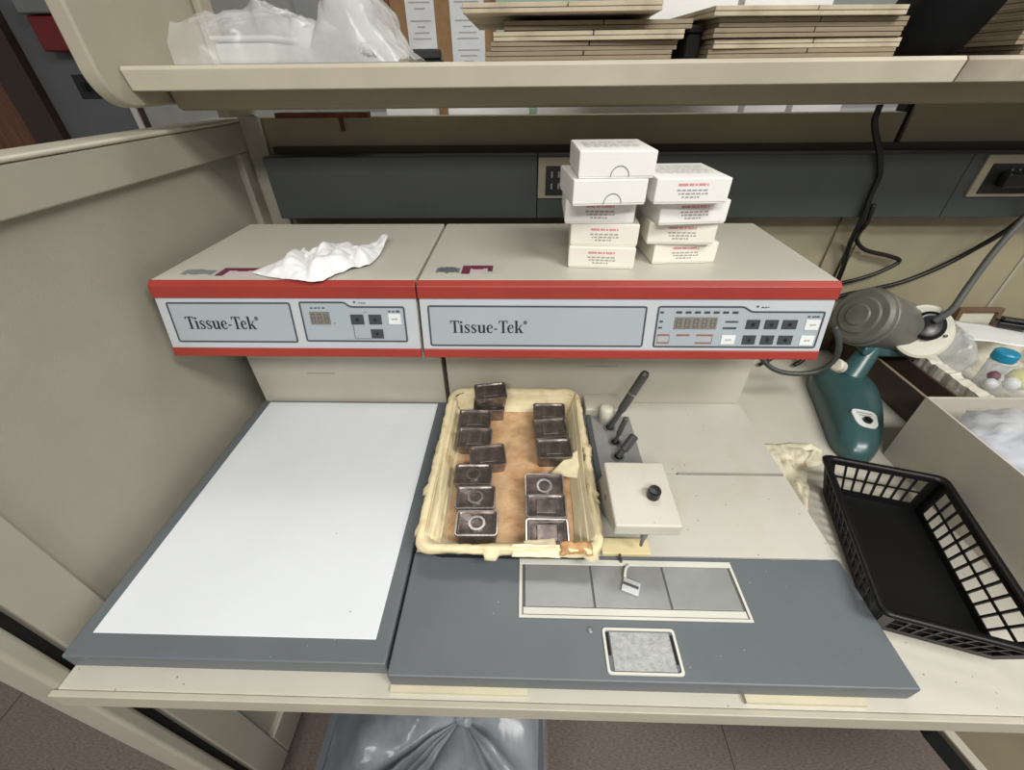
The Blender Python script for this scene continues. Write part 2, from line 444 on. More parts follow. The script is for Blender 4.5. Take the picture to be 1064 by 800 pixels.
def circ(cx, cy, r, n=12): return [[(cx + r*math.cos(2*PI*k/n), cy + r*math.sin(2*PI*k/n)) for k in range(n)]]
def ring2(cx, cy, r, w, n=16):
    return [[(cx + a*math.cos(2*PI*(k+d)/n), cy + a*math.sin(2*PI*(k+d)/n)) for a, d in ((r, 0), (r, 1), (r - w, 1), (r - w, 0))] for k in range(n)]
T_, t_ = .17, .055
GL = {
 'T': (.80, rc(.05, 1 - t_, .75, 1) + rc(.315, 0, .315 + T_, 1) + rc(.20, 0, .60, .04) + [[(.05, 1), (.05, .76), (.085, .76), (.14, .94)], [(.75, 1), (.66, .94), (.715, .76), (.75, .76)]]),
 'i': (.36, rc(.10, 0, .10 + T_, .66) + rc(.02, 0, .35, .04) + [[(.02, .62), (.10, .60), (.10, .68), (.02, .66)]] + circ(.185, .87, .095)),
 's': (.50, ribbon([(.42, .55), (.33, .65), (.20, .65), (.10, .53), (.19, .40), (.33, .29), (.41, .16), (.30, .03), (.16, .03), (.07, .14)], [.05, .06, .07, .12, .15, .16, .12, .07, .06, .05]) + rc(.40, .46, .44, .66) + rc(.05, .0, .09, .2)),
 'u': (.68, rc(.08, .15, .08 + T_, .66) + rc(.0, .62, .12, .66) + ribbon([(.165, .22), (.19, .08), (.29, .03), (.42, .10), (.48, .2)], [.16, .13, .08, .06, .06]) + rc(.44, 0, .44 + T_, .66) + rc(.36, .62, .5, .66) + rc(.6, 0, .69, .04)),
 'e': (.56, ribbon([(.11, .36), (.30, .39), (.50, .41)], [.05, .05, .05], 3) + ribbon([(.48, .40), (.44, .59), (.30, .65), (.15, .54), (.11, .33), (.16, .12), (.30, .02), (.44, .08), (.51, .19)], [.10, .09, .06, .13, .17, .14, .07, .06, .04])),
 '-': (.34, rc(.03, .27, .30, .36)),
 'k': (.68, rc(.08, 0, .08 + T_, 1.02) + rc(.0, .98, .12, 1.02) + rc(.0, 0, .33, .04) + [[(.24, .28), (.30, .26), (.56, .62), (.50, .64)], [(.30, .40), (.42, .44), (.66, .04), (.46, .04)]] + rc(.42, .62, .66, .66) + rc(.42, 0, .72, .04)),
 '®': (.32, ring2(.15, .86, .15, .04) + rc(.09, .78, .13, .95) + rc(.13, .91, .2, .95) + rc(.17, .86, .21, .94) + [[(.13, .85), (.17, .85), (.22, .78), (.18, .78)]]),
}
def write(bm, text, f, x0, x1, base, cap, flip=-1):
    """place text between x0 and x1 on a surface with v measured downwards"""
    kern = {('T', 'i'): -.10, ('T', 'e'): -.14}
    adv = 0; items = []
    for i, ch in enumerate(text):
        items.append((ch, adv)); adv += GL[ch][0] + .03
        if i + 1 < len(text): adv += kern.get((ch, text[i + 1]), 0)
    s = (x1 - x0) / adv
    for ch, a in items:
        for poly in GL[ch][1]:
            flat_poly(bm, [(x0 + (a + px) * s, base + flip * py * cap) for px, py in poly], f)

# ------------------------------------------------------------------ consoles
# face of the control heads: leans back towards the top
FA = Vector((0, .365, 1.0605)); FS = Vector((0, -.018, -.088)).normalized(); FN = Vector((0, -FS.z * -1, 0)); FN = Vector((0, FS.z, -FS.y))
def F(h=0.0):
    return lambda x, s: Vector((x, 0, 0)) + FA + FS * s + FN * h
def slabbox(bm, x0, x1, s0, s1, h0, h1):
    f0, f1 = F(h0), F(h1)
    a = [f0(x0, s0), f0(x1, s0), f0(x1, s1), f0(x0, s1)]; b = [f1(x0, s0), f1(x1, s0), f1(x1, s1), f1(x0, s1)]
    loft(bm, [a, b])
def pad(name, x0, x1, s0, s1, m, parent, h0=0.0, h1=.0012, bevel=.0):
    bm = new(); slabbox(bm, x0, x1, s0, s1, h0, h1)
    return obj(name, bm, m, parent, bevel=bevel)
def roundloop(pts, r, n=4):
    out = []
    N = len(pts)
    for i in range(N):
        p = Vector((*pts[i], 0)); a = Vector((*pts[i-1], 0)); b = Vector((*pts[(i+1) % N], 0))
        u = (a - p).normalized(); v = (b - p).normalized()
        d = min(r, (a-p).length * .45, (b-p).length * .45)
        p0, p1 = p + u * d, p + v * d
        for k in range(n + 1):
            q = k / n
            c = p0 * (1-q)**2 + p * 2*q*(1-q) + p1 * q*q
            out.append((c.x, c.y))
    return out
def inset(loop, w):
    N = len(loop); out = []
    area = sum(loop[i][0]*loop[(i+1)%N][1] - loop[(i+1)%N][0]*loop[i][1] for i in range(N))
    sg = 1 if area > 0 else -1
    for i in range(N):
        a = Vector((*loop[i-1], 0)); p = Vector((*loop[i], 0)); b = Vector((*loop[(i+1) % N], 0))
        tt = (b - a).normalized(); nn = Vector((-tt.y, tt.x, 0)) * sg
        q = p + nn * w; out.append((q.x, q.y))
    return out
def window(parent, name, pts):
    lp = roundloop(pts, .004)
    bm = new(); flat_poly(bm, inset(lp, .0008), F(.0003)); w = obj(name, bm, 'fill', parent)
    bm = new(); frame_ring(bm, lp, inset(lp, .0025), F(.0006)); obj('outline', bm, 'outline', w)
    return w

def head(t, x0, x1):
    """top cover, red strips, silver fascia of a control head"""
    bm = new()
    sec = [(.3735, 1.0835), (.640, 1.0835), (.640, .9735), (.352, .9735), (.3675, 1.0605)]
    loft(bm, [[(x0, y, z) for y, z in sec], [(x1, y, z) for y, z in sec]]); obj('top_cover', bm, 'console', t, bevel=.002)
    sec = [(.3725, 1.0842), (.3645, 1.0775), (.3625, 1.0605), (.368, 1.0605), (.3738, 1.0825)]
    bm = new(); loft(bm, [[(x0 - .001, y, z) for y, z in sec], [(x1 + .001, y, z) for y, z in sec]]); obj('red_band', bm, 'red', t, bevel=.001)
    bm = new(); slabbox(bm, x0 + .0005, x1 - .0005, .0005, .0752, -.003, 0); fs = obj('fascia', bm, 'silver', t)
    bm = new(); slabbox(bm, x0, x1, .0752, .0885, -.004, .0022); obj('red_band', bm, 'red', t, bevel=.0015)
    return fs

# ---- cold console with the white plate
t = thing('cold_console', 'cold embedding console with a big white plate and a narrow red striped control head', 'lab console', (-.19, .3, DESK))
XL0, XL1 = -.3775, -.0035
bm = new(); box(bm, XL0, XL1, .0105, .4735, .758, DECK); obj('slab', bm, 'slab', t, bevel=.003, seg=3)
obj('white_plate', b1(-.3595, -.0215, .036, .4665, DECK, DECK + .0012), 'white_plate', t, bevel=.0006)
obj('base', b1(XL0 + .02, XL1 - .02, .03, .60, DESK, .758), 'body', t)
obj('pedestal', b1(XL0 + .004, XL1 - .002, .4745, .63, DESK, .9735), 'body', t, bevel=.002)
fs = head(t, XL0, XL1)
w = window(fs, 'logo_panel', [(-.364, .0068), (-.1838, .0065), (-.1838, .0668), (-.364, .0668)])
bm = new(); write(bm, 'Tissue-Tek®', F(.0009), -.344, -.2345, .0462, .0185); obj('lettering', bm, 'ink', w)
w = window(fs, 'control_panel', [(-.1715, .0053), (-.1055, .0053), (-.0985, .0117), (-.0212, .0117), (-.0212, .0650), (-.1715, .0650)])
def marks(parent, m, quads, h=.0010):
    bm = new()
    for x0, x1, s0, s1 in quads: flat_poly(bm, [(x0, s0), (x1, s0), (x1, s1), (x0, s1)], F(h))
    return obj('print', bm, m, parent)
def words_row(x0, x1, s, hgt, n, seed):
    rnd = random.Random(seed); out = []; x = x0
    step = (x1 - x0) / n
    for k in range(n):
        out.append((x, x + step * rnd.uniform(.5, .85), s - hgt * rnd.uniform(.3, .55), s + hgt * rnd.uniform(.3, .55))); x += step
    return out
def display(parent, x0, x1, s0, s1, n):
    d = pad('display', x0, x1, s0, s1, 'lcd', parent, 0, .0012)
    q = []
    wd = (x1 - x0) / n
    for k in range(n):
        a = x0 + k * wd + wd * .22; b = x0 + (k + 1) * wd - wd * .22; m_ = (s0 + s1) / 2; l = .0009
        sa, sb = s0 + .0026, s1 - .0026
        q += [(a, b, sa, sa + l), (a, b, m_ - l/2, m_ + l/2), (a, b, sb - l, sb), (a, a + l, sa, sb), (b - l, b, sa, sb)]
    bm = new()
    for a, b, c, e in q: flat_poly(bm, [(a, c), (b, c), (b, e), (a, e)], F(.0015))
    obj('segments', bm, 'lcdseg', d)
def key(parent, x0, x1, s0, s1, kind):
    if kind == 'w':
        k = pad('key', x0, x1, s0, s1, 'keywhite', parent, 0, .0014, .0003); k['label'] = 'white key'
        c = (s0 + s1) / 2; m_ = (x0 + x1) / 2
        bm = new()
        for a, b, cc, e in ((m_ - .004, m_ - .0005, c - .001, c + .001), (m_ + .0003, m_ + .004, c - .0012, c + .0008)): flat_poly(bm, [(a, cc), (b, cc), (b, e), (a, e)], F(.0017))
        obj('print', bm, 'ink_soft', k); return k
    k = pad('key', x0, x1, s0, s1, 'key', parent, 0, .0014, .0003); k['label'] = 'dark key'
    c = (s0 + s1) / 2; m_ = (x0 + x1) / 2; r = .0032
    bm = new()
    if kind == 'u': poly = [[(m_, c - r), (m_ + r, c + r * .3), (m_ - r, c + r * .3)], [(m_ - r*.4, c + r*.3), (m_ + r*.4, c + r*.3), (m_ + r*.4, c + r), (m_ - r*.4, c + r)]]
    elif kind == 'd': poly = [[(m_, c + r), (m_ - r, c - r * .3), (m_ + r, c - r * .3)], [(m_ - r*.4, c - r), (m_ + r*.4, c - r), (m_ + r*.4, c - r*.3), (m_ - r*.4, c - r*.3)]]
    else: poly = [[(m_ + .0028 * math.cos(2*PI*i/12), c + .0028 * math.sin(2*PI*i/12)) for i in range(12)]]
    for p in poly: flat_poly(bm, p, F(.0017))
    obj('print', bm, 'keyface', k); return k
display(w, -.1588, -.1302, .0199, .0386, 3)
marks(w, 'outline', words_row(-.156, -.1332, .0146, .0022, 4, 3) + words_row(-.0451, -.0279, .0192, .0028, 3, 4) + [(-.1255, -.1238, .0360, .0374)])
key(w, -.1003, -.0816, .0239, .0383, 'o'); key(w, -.0741, -.0560, .0239, .0382, 'u'); key(w, -.0738, -.0560, .0455, .0592, 'd')
key(w, -.0457, -.0280, .0225, .0380, 'w')
marks(w, 'outline', [(-.0985, -.0979, .0385, .0600), (-.0979, -.0740, .0594, .0600), (-.0790, -.0760, .0200, .0206)])
bm = new(); 
for p in circ(-.0915, .0060, .0016): flat_poly(bm, p, F(.0007))
for a, b, c, e in words_row(-.0860, -.0750, .0072, .0018, 3, 9): flat_poly(bm, [(a, c), (b, c), (b, e), (a, e)], F(.0007))
obj('print', bm, 'outline', fs)
bm = new(); box(bm, -.268, -.215, .4739, .4745, .851, .8535); obj('maker_mark', bm, 'ink_soft', t)
def deck_label(t, x0, x1, y0, y1, z=1.0836):
    s = obj('sticker', b1(x0 + (x1 - x0) * .38, x1, y0, y1, z, z + .0003), 'sticker', t)
    xm = x0 + (x1 - x0) * .40; xe = x1 - (x1 - x0) * .16
    bm = new(); box(bm, xm, xe, y1 - (y1-y0)*.38, y1 - (y1-y0)*.08, z + .0003, z + .0005); box(bm, xm, xm + .012, y0 + .002, y1 - (y1-y0)*.385, z + .0003, z + .0005); box(bm, xe - .007, xe, y0 + (y1-y0)*.30, y1 - (y1-y0)*.385, z + .0003, z + .0005); box(bm, (xm+xe)/2 - .008, (xm+xe)/2 + .008, y0 + (y1-y0)*.53, y1 - (y1-y0)*.385, z + .0003, z + .0005)
    obj('maroon_print', bm, 'maroon', s)
    obj('pink_print', b1(xm + .014, xe - .012, y0 + .002, y0 + (y1-y0)*.525, z + .0003, z + .0005), 'pink', s)
    bm = new()
    rnd = random.Random(int(x0 * 999))
    for k in range(9):
        a = x0 + (x1 - x0) * (.03 + .036 * k); box(bm, a, a + .005, y0 + .004 + rnd.uniform(0, .006), y1 - .006 - rnd.uniform(0, .006), z, z + .0003)
    obj('grey_print', bm, 'smudge', t)
deck_label(t, -.352, -.205, .384, .418)

# ---- dispensing console
t = thing('embedding_console', 'paraffin embedding console with the wide red striped control head and grey work deck', 'lab console', (.28, .3, DESK))
W = .5715
bm = new(); box(bm, 0, W, 0, .1475, .7578, DECK); obj('work_deck', bm, 'slab', t, bevel=.0025, seg=3)
obj('rear_deck', b1(.001, W - .001, .148, .4765, .7578, DECK - .003), 'deckplate', t, bevel=.001)
obj('deck_plate', b1(.32, W, .1485, .2925, DECK - .0029, DECK), 'deckplate', t, bevel=.0008)
obj('deck_plate', b1(.32, W, .2965, .4755, DECK - .0029, DECK), 'deckplate', t, bevel=.0008)
obj('seam_strip', b1(.40, W - .002, .2928, .2962, DECK - .0029, DECK + .0012), mat('seam_grey', (150, 148, 140), .5), t)
obj('base', b1(.02, W - .015, .010, .47, DESK, .7577), mat('base_cream', (204, 196, 168), .6, var=.08), t)
obj('foot', b1(.0, .155, -.0055, .009, DESK, .7562), 'base_cream', t)
obj('foot', b1(.395, .525, -.0065, .009, DESK, .7568), 'base_cream', t)
bm = new(); sec = [(.4770, DESK), (.4770, .9735), (.63, .9735), (.63, DESK)]
loft(bm, [[(.0015, y, z) for y, z in sec], [(W - .001, y, z) for y, z in sec]]); obj('pedestal', bm, 'body', t, bevel=.003)
fs = head(t, .0005, W)
w = window(fs, 'logo_panel', [(.0112, .0101), (.3190, .0105), (.3190, .0707), (.0112, .0707)])
bm = new(); write(bm, 'Tissue-Tek®', F(.0009), .0415, .1530, .0502, .0180); obj('lettering', bm, 'ink', w)
w = window(fs, 'control_panel', [(.3332, .0100), (.4510, .0100), (.4630, .0170), (.5636, .0170), (.5636, .0710), (.3332, .0710)])
display(w, .3590, .4182, .0259, .0430, 5)
dash = [(.3595 + k * .01285, .3595 + k * .01285 + .0078, .0174, .0206) for k in range(7)]
marks(w, 'key', dash + [(.3372, .3422, .0178, .0204), (.3380, .3428, .0309, .0334), (.3374, .3428, .0401, .0424), (.4296, .4472, .0311, .0334), (.4278, .4466, .0401, .0428)])
marks(w, 'orange', [(.3382, .3550, .0508, .0532), (.3382, .3550, .0626, .0648), (.3650, .3830, .0508, .0532), (.3930, .4160, .0508, .0532), (.3930, .4160, .0626, .0648),
                    (.3382, .3388, .0532, .0626), (.3550, .3555, .0532, .0640), (.4154, .4160, .0532, .0626)])
key(w, .4288, .4479, .0521, .0656, 'w')
for (a, b), ks in (((.4589, .4774), 'ou'), ((.4845, .5029), 'ud'), ((.5086, .5288), 'oo')):
    key(w, a, b, .0293, .0425, ks[0]); key(w, a - .0002, b - .0006, .0520, .0655, 'd' if ks[1] == 'd' else ks[1])
key(w, .5403, .5597, .0291, .0436, 'w'); key(w, .5394, .5582, .0521, .0664, 'w')
marks(w, 'outline', words_row(.5408, .5580, .0246, .0026, 3, 14))
bm = new()
for p in circ(.4692, .0105, .0016): flat_poly(bm, p, F(.0007))
for a, b, c, e in words_row(.4745, .4865, .0116, .0018, 3, 19): flat_poly(bm, [(a, c), (b, c), (b, e), (a, e)], F(.0007))
obj('print', bm, 'outline', fs)
deck_label(t, .0175, .118, .392, .428)
bm = new(); box(bm, .262, .322, .4764, .4770, .870, .8725); obj('maker_mark', bm, 'ink_soft', t)

# cold spot plates let into the deck
fx0, fx1, fy0, fy1 = .1440, .4235, .0640, .1400
bm = new(); z0, z1 = DECK, DECK + .0022
for a in ((fx0, fx1, fy0, fy0 + .0035, z0, z1), (fx0, fx1, fy1 - .008, fy1, z0, z1), (fx0, fx0 + .004, fy0 + .0035, fy1 - .008, z0, z1), (fx1 - .0035, fx1, fy0 + .0035, fy1 - .008, z0, z1)): box(bm, *a)
fr = obj('plate_frame', bm, 'frame', t, bevel=.0006)
obj('drain_strip', b1(fx0 + .0055, fx1 - .005, fy0 + .0045, fy0 + .0125, z0, z0 + .0012), 'frame', fr)
obj('recess', b1(fx0 + .004, fx1 - .0035, fy0 + .0035, fy1 - .008, z0 - .001, z0 + .0003), mat('recess_dark', (88, 88, 82), .6), fr)
xs = [fx0 + .0065, .2372, .3310, fx1 - .0055]
for a, b in zip(xs, xs[1:]): obj('cold_spot', b1(a + .0012, b - .0012, fy0 + .0137, fy1 - .0085, z0, z0 + .0014), 'plate', fr, bevel=.0005)
bm = new()
o_, i_ = rrect(.2420, .3255, .0065, .0545, .004), rrect(.2448, .3227, .0092, .0518, .003)
A = []
for z, lp in ((z0, o_), (z0 + .002, o_), (z0 + .002, i_), (z0, i_)): A.append([(x, y, z) for x, y in lp])
loft(bm, A, False, False); fr = obj('small_plate_frame', bm, 'frame', t)
obj('frosted_plate', b1(.2500, .3185, .0105, .0505, z0, z0 + .0012), 'plate_rough', fr, bevel=.0005)
bm = new(); box(bm, .2456, .2488, .026, .0500, z0, z0 + .0008); box(bm, .3196, .3220, .018, .0480, z0, z0 + .0008); obj('gap_strip', bm, 'black_gap', fr)
bm = new(); lathe(bm, [(.0036, 0), (.0036, .0010), (.0018, .0016)], (.2280, .0520, z0), (0, 0, 1), 18); obj('deck_screw', bm, 'steel', t, smooth=False)

# forceps well
bm = new(); box(bm, .2665, .3470, .2550, .4280, DECK - .0029, .7920); fw = obj('forceps_well', bm, 'well', t, bevel=.002)
bm = new(); box(bm, .2650, .2740, .2550, .4285, .7921, .7945); obj('guard_strip', bm, mat('guard_dark', (96, 102, 106), .4, metal=.4), fw, bevel=.0008)
for x, y in ((.3045, .394), (.3080, .357), (.3075, .3225)):
    bm = new(); lathe(bm, [(.0105, 0), (.0105, .0022), (.0075, .0022), (.0070, .0002)], (x, y, .7920), (0, 0, 1), 24); obj('well_ring', bm, 'steel', fw, smooth=False)
    bm = new(); lathe(bm, [(.0071, 0), (.0071, .0006)], (x, y, .7921), (0, 0, 1), 20); obj('well_hole', bm, 'black_gap', fw)
# riser behind the well
bm = new(); box(bm, .2640, .3330, .4300, .4768, DECK - .0029, .806); obj('riser', bm, 'body', t, bevel=.004, seg=3)
bm = new(); lathe(bm, [(.0001, .034), (.010, .034), (.013, .031), (.0135, 0)], (.300, .428 - .014, .7921), (0, 0, 1), 24); obj('riser_cap', bm, 'cream', t, smooth=True)

# dispenser arm hanging over the deck
AZ = .868; x0, x1, y0, y1 = .2620, .3455, .1400, .2420
d = new(); box(d, x0, x1, y0, y1, AZ - .024, AZ)
for v in d.verts:
    if v.co.y < .2 and v.co.z > AZ - .01: v.co.z -= .0045
arm = obj('dispenser_arm', d, 'arm', t, bevel=.003, seg=3)
bm = new(); lathe(bm, [(.0076, 0), (.0084, .002), (.0084, .013), (.0074, .0150), (.0001, .0155)], (.3180, .1840, AZ - .003), (0, -.05, 1), 28); obj('knob', bm, 'knob', arm, smooth=False)
prof = [(.1440, .844), (.2400, .844), (.2680, .7925), (.2100, .7925)]
bm = new(); loft(bm, [[(.2635, y, z) for y, z in prof], [(.3350, y, z) for y, z in prof]]); neck = obj('dispenser_neck', bm, 'arm_side', t, bevel=.002)
bm = new(); lathe(bm, [(.0040, 0), (.0040, .0010), (.0022, .0016)], (.2634, .205, .835), (-1, 0, 0), 14); obj('neck_screw', bm, 'steel', neck)
bm = new(); lathe(bm, [(.0048, 0), (.0048, -.016), (.0026, -.030), (.0022, -.040)], (.3060, .152, AZ - .024), (0, 0, 1), 20); obj('nozzle', bm, 'steel', arm, smooth=True)
obj('drip_tray', b1(.2560, .3215, .1480, .1720, DECK - .0029, DECK + .004), mat('drip_cream', (222, 206, 160), .5, var=.06), t, bevel=.001)
bm = new(); box(bm, .278, .2805, .1360, .147, DECK + .0023, DECK + .0060); obj('lever', bm, 'toolgrey', t)

# ---- tools standing in the well
def tool(label, base, tip, r, m, band=None):
    base, tip = Vector(base), Vector(tip)
    q = thing('forceps', label, 'forceps', base, 0, 'tools standing in the forceps well')
    ax = (tip - base).normalized(); L = (tip - base).length
    bm = new(); lathe(bm, [(r * .62, 0), (r * .72, L * .30), (r, L * .36), (r, L * .96), (r * .7, L)], base, ax, 14); obj('shaft', bm, m, q, smooth=False)
    if band:
        bm = new(); lathe(bm, [(r * 1.08, L * band), (r * 1.08, L * (band + .03))], base, ax, 14); obj('band', bm, 'mold_edge', q)
    return q
tool('longest grey tool leaning out of the forceps well with a pale band', (.3045, .394, .7930), (.3520, .404, .9100), .0074, 'toolgrey', .62)
tool('thin short dark tool in the middle hole of the forceps well', (.3080, .357, .7930), (.3225, .368, .8400), .0046, 'toolgrey')
tool('stubby dark rounded tool nearest the dispenser head', (.3075, .3225, .7930), (.3330, .338, .8280), .0076, 'toolgrey')

# crumpled bit on the cold plate
t = thing('cassette_piece', 'small crumpled grey scrap of foil lying on the middle cold plate', 'scrap', (.286, .104, DECK + .0014), math.radians(-22))
bm = new()
bx = box(bm, -.011, .011, -.010, .008, 0, .004)
obj('body', bm, mat('foil', (196, 198, 200), .35, metal=.3), t, local=True, bevel=.001)
bm = new(); box(bm, -.010, .009, -.002, .001, .004, .0052); obj('slot', bm, 'toolgrey', t, local=True)
bm = new(); tube(bm, [(-.010, .008, .003), (-.011, .018, .005), (-.009, .026, .003)], .002, 8); obj('tail', bm, 'frame', t, local=True, smooth=True)

# ------------------------------------------------------------------ paper lined tray with moulds
TX0, TX1, TY0, TY1, TZ = .0080, .2530, .1300, .4700, .822
t = thing('mould_tray', 'tray lined with creased waxed paper holding dark steel moulds', 'tray', (.13, .3, DECK))
bm = new()
def ringat(m_, z, r=.022): return [(x, y, z) for x, y in rrect(TX0 + m_, TX1 - m_, TY0 + m_, TY1 - m_, r, 5)]
loft(bm, [ringat(.010, DECK + .0002), ringat(.004, DECK + .02), ringat(.003, TZ - .003), ringat(.009, TZ - .003), ringat(.014, DECK + .002)], True, True)
obj('shell', bm, 'black', t)
bm = new()
loft(bm, [ringat(.016, DECK + .0021), ringat(.016, DECK + .0045)], True, True)
bmesh.ops.subdivide_edges(bm, edges=[e for e in bm.edges], cuts=2)
obj('wax_floor', bm, 'wax', t)
def dense_rrect(m_, n=260, r=.022):
    lp = rrect(TX0 + m_, TX1 - m_, TY0 + m_, TY1 - m_, max(.004, r - m_ * .3), 8)
    P = [Vector((*p, 0)) for p in lp]; P.append(P[0]); D = [0]
    for a, b in zip(P, P[1:]): D.append(D[-1] + (b - a).length)
    out = []; j = 0
    for k in range(n):
        d = D[-1] * k / n
        while D[j + 1] < d: j += 1
        f = (d - D[j]) / max(1e-9, D[j + 1] - D[j]); out.append(P[j].lerp(P[j + 1], f))
    return out
bm = new(); NP = 340
prof = [(.0310, DECK + .0050), (.0225, DECK + .0060), (.0195, DECK + .012), (.0165, DECK + .019), (.0140, DECK + .025), (.0115, DECK + .031), (.0080, TZ - .0005), (.0048, TZ + .0012), (.0016, TZ + .0010), (-.0004, TZ - .0015), (-.0014, TZ - .005), (-.0022, TZ - .010)]
rings = []
for i, (m_, z) in enumerate(prof):
    lp = dense_rrect(m_, NP)
    out = []
    for k, p in enumerate(lp):
        a = Vector((p.x * 1, p.y * 1, 0))
        sl = k / NP
        ph_ = sl * 2 * PI
        lx, ly = math.cos(ph_), math.sin(ph_)
        w1 = .45 - 2.0 * abs(noise.noise(Vector((lx * 2.2, ly * 2.2, i * .85))))
        w2 = .40 - 2.0 * abs(noise.noise(Vector((lx * 11, ly * 11, i * .35 + 5))))
        c = Vector((.13, .30, 0)); nrm = (Vector((p.x, p.y, 0)) - c); nrm.normalize()
        amp = .0036 if i > 1 else .001
        q = Vector((p.x, p.y, z)) + nrm * (w1 * amp + w2 * amp * .45)
        q.z += w2 * .0010 + w1 * (.0014 if i >= 6 else .0006)
        if i >= 9:
            rag = .55 + .9 * noise.noise(Vector((lx * 6, ly * 6, 2.2))) + .25 * noise.noise(Vector((lx * 26, ly * 26, 4.2)))
            q.z += (1 - max(.1, min(1.5, rag))) * (i - 8) * .0013
            q += nrm * (.002 if rag > .9 else 0) * (i - 8)
        if 2 <= i: q = Vector((q.x, q.y, max(q.z, DECK + .0046)))
        out.append(q)
    rings.append(out)
loft(bm, rings, False, False)
obj('paper_lining', bm, 'lining', t, smooth=True, thick=.0006)
def patch(name, corners, m, parent, nu=14, nv=10, amp=.002, freq=60, thick=.0005, seed=0.0, lift=None, local=False, fy=None):
    a, b, c, d = [Vector(p) for p in corners]
    bm = new(); G = []
    for j in range(nv + 1):
        row = []
        for i in range(nu + 1):
            u, v = i / nu, j / nv
            p = a.lerp(b, u).lerp(d.lerp(c, u), v)
            nz = noise.noise(Vector((p.x * freq + seed, p.y * (fy or freq), p.z * freq)))
            p = p + Vector((nz * amp * .5, nz * amp * .4, nz * amp))
            if lift: p.z += lift(u, v)
            row.append(bm.verts.new(p))
        G.append(row)
    for j in range(nv):
        for i in range(nu): bm.faces.new((G[j][i], G[j][i+1], G[j+1][i+1], G[j+1][i]))
    return obj(name, bm, m, parent, local=local, smooth=True, thick=thick)
f = patch('paper_flap', ((.190, .281, .796), (.236, .262, .806), (.236, .314, .818), (.222, .306, .812)), 'lining_light', t, seed=3)
f = patch('paper_flap', ((.146, .131, .8245), (.192, .131, .8245), (.190, .152, .8165), (.150, .146, .8195)), 'lining_light', t, seed=8)
f = patch('paper_flap', ((.134, .1245, .816), (.196, .1245, .815), (.196, .137, .8255), (.134, .137, .8250)), 'lining_light', t, seed=12, amp=.0012)
f = patch('wax_crust', ((.196, .1255, .8205), (.238, .1250, .8215), (.236, .1400, .8270), (.196, .1400, .8265)), 'waxbrown', t, seed=21, amp=.004, freq=140)
f = patch('paper_fold', ((.2215, .142, .794), (.2430, .146, .8225), (.2440, .452, .8225), (.2290, .420, .794)), 'lining_light', t, 26, 40, seed=31, amp=.0075, freq=150, fy=9)
f = patch('paper_fold', ((.0185, .150, .8225), (.0360, .150, .796), (.0310, .430, .796), (.0165, .450, .8225)), 'lining', t, 20, 40, seed=51, amp=.005, freq=150, fy=9)

def make_mould():
    q = thing('embedding_mould', 'mould', 'mould', (0, 0, 0), 0, 'dark steel moulds in the paper lined tray')
    W_, D_, H = .0290, .0205, .027
    bm = new()
    secs = [(W_ - .003, D_ - .003, 0), (W_ - .0022, D_ - .0022, .010), (W_ - .0008, D_ - .0008, H - .004), (W_, D_, H - .0035), (W_, D_, H), (W_ - .0022, D_ - .0022, H), (W_ - .0040, D_ - .0038, H - .0020)]
    loft(bm, [[(x, y, z) for x, y in rrect(-w, w, -d, d, .0045, 4)] for w, d, z in secs])
    obj('body', bm, 'mold', q, local=True, bevel=.0004)
    bm = new(); z = H + .0001
    o_, i_ = rrect(-W_ + .0002, W_ - .0002, -D_ + .0002, D_ - .0002, .0045, 4), rrect(-W_ + .0018, W_ - .0018, -D_ + .0018, D_ - .0018, .003, 4)
    loft(bm, [[(x, y, z - .001) for x, y in o_], [(x, y, z + .0006) for x, y in o_], [(x, y, z + .0006) for x, y in i_], [(x, y, z - .001) for x, y in i_]], False, False)
    obj('rim', bm, 'mold_edge', q, local=True)
    return q
def emboss_ring(q):
    bm = new(); z = .0250
    lathe(bm, [(.0118, 0), (.0118, .0022), (.0084, .0022), (.0080, 0)], (0, 0, z), (0, 0, 1), 24, False); obj('ring', bm, 'mold_edge', q, local=True, smooth=False)
def emboss_panel(q):
    bm = new(); box(bm, -.014, .014, -.012, .012, .0250, .0268); obj('raised_panel', bm, 'mold', q, local=True, bevel=.001)
FZ = DECK + .0052
ringm = make_mould(); emboss_ring(ringm)
panm = make_mould(); emboss_panel(panm)
used = {}
def mould(src, x, y, z, yaw, pitch, label, roll=0):
    r = (math.radians(pitch), math.radians(roll), math.radians(yaw))
    if src.name not in used:
        used[src.name] = 1; src.location = (x, y, z); src.rotation_euler = r; src['label'] = label; return src
    return dup(src, (x, y, z), r, label)
mould(ringm, .0850, .1730, FZ, 1, 0, 'ring topped steel mould at the front corner of the tray, its black side facing out')
mould(ringm, .0790, .2165, FZ, 2, 0, 'ring topped steel mould between two other ring topped moulds')
mould(ringm, .0715, .2600, FZ, 1, 0, 'ring topped steel mould touching the small skewed silvery mould')
mould(panm, .0900, .3030, FZ + .001, 9, 10, 'silvery steel mould skewed between the ring topped moulds and the pair behind')
mould(panm, .0660, .3440, FZ + .002, -2, 14, 'steel mould with bright top, front one of the pair beside the paper wall')
mould(panm, .0620, .3905, FZ + .002, -1, 12, 'steel mould with bright top, back one of the pair beside the paper wall')
mould(panm, .0840, .4300, FZ, 3, 0, 'dark steel mould lying under a tilted one at the back of the tray')
mould(panm, .0870, .4350, FZ + .0290, 10, 8, 'tilted steel mould lying on top of another at the back of the tray')
mould(panm, .1950, .4130, FZ, 0, 8, 'steel mould furthest back beside the forceps well')
mould(panm, .1930, .3640, FZ + .007, 8, 12, 'steel mould tipped over its neighbour beside the forceps well')
mould(panm, .1985, .3190, FZ, 3, 4, 'low steel mould under the tipped one, next to the torn paper flap')
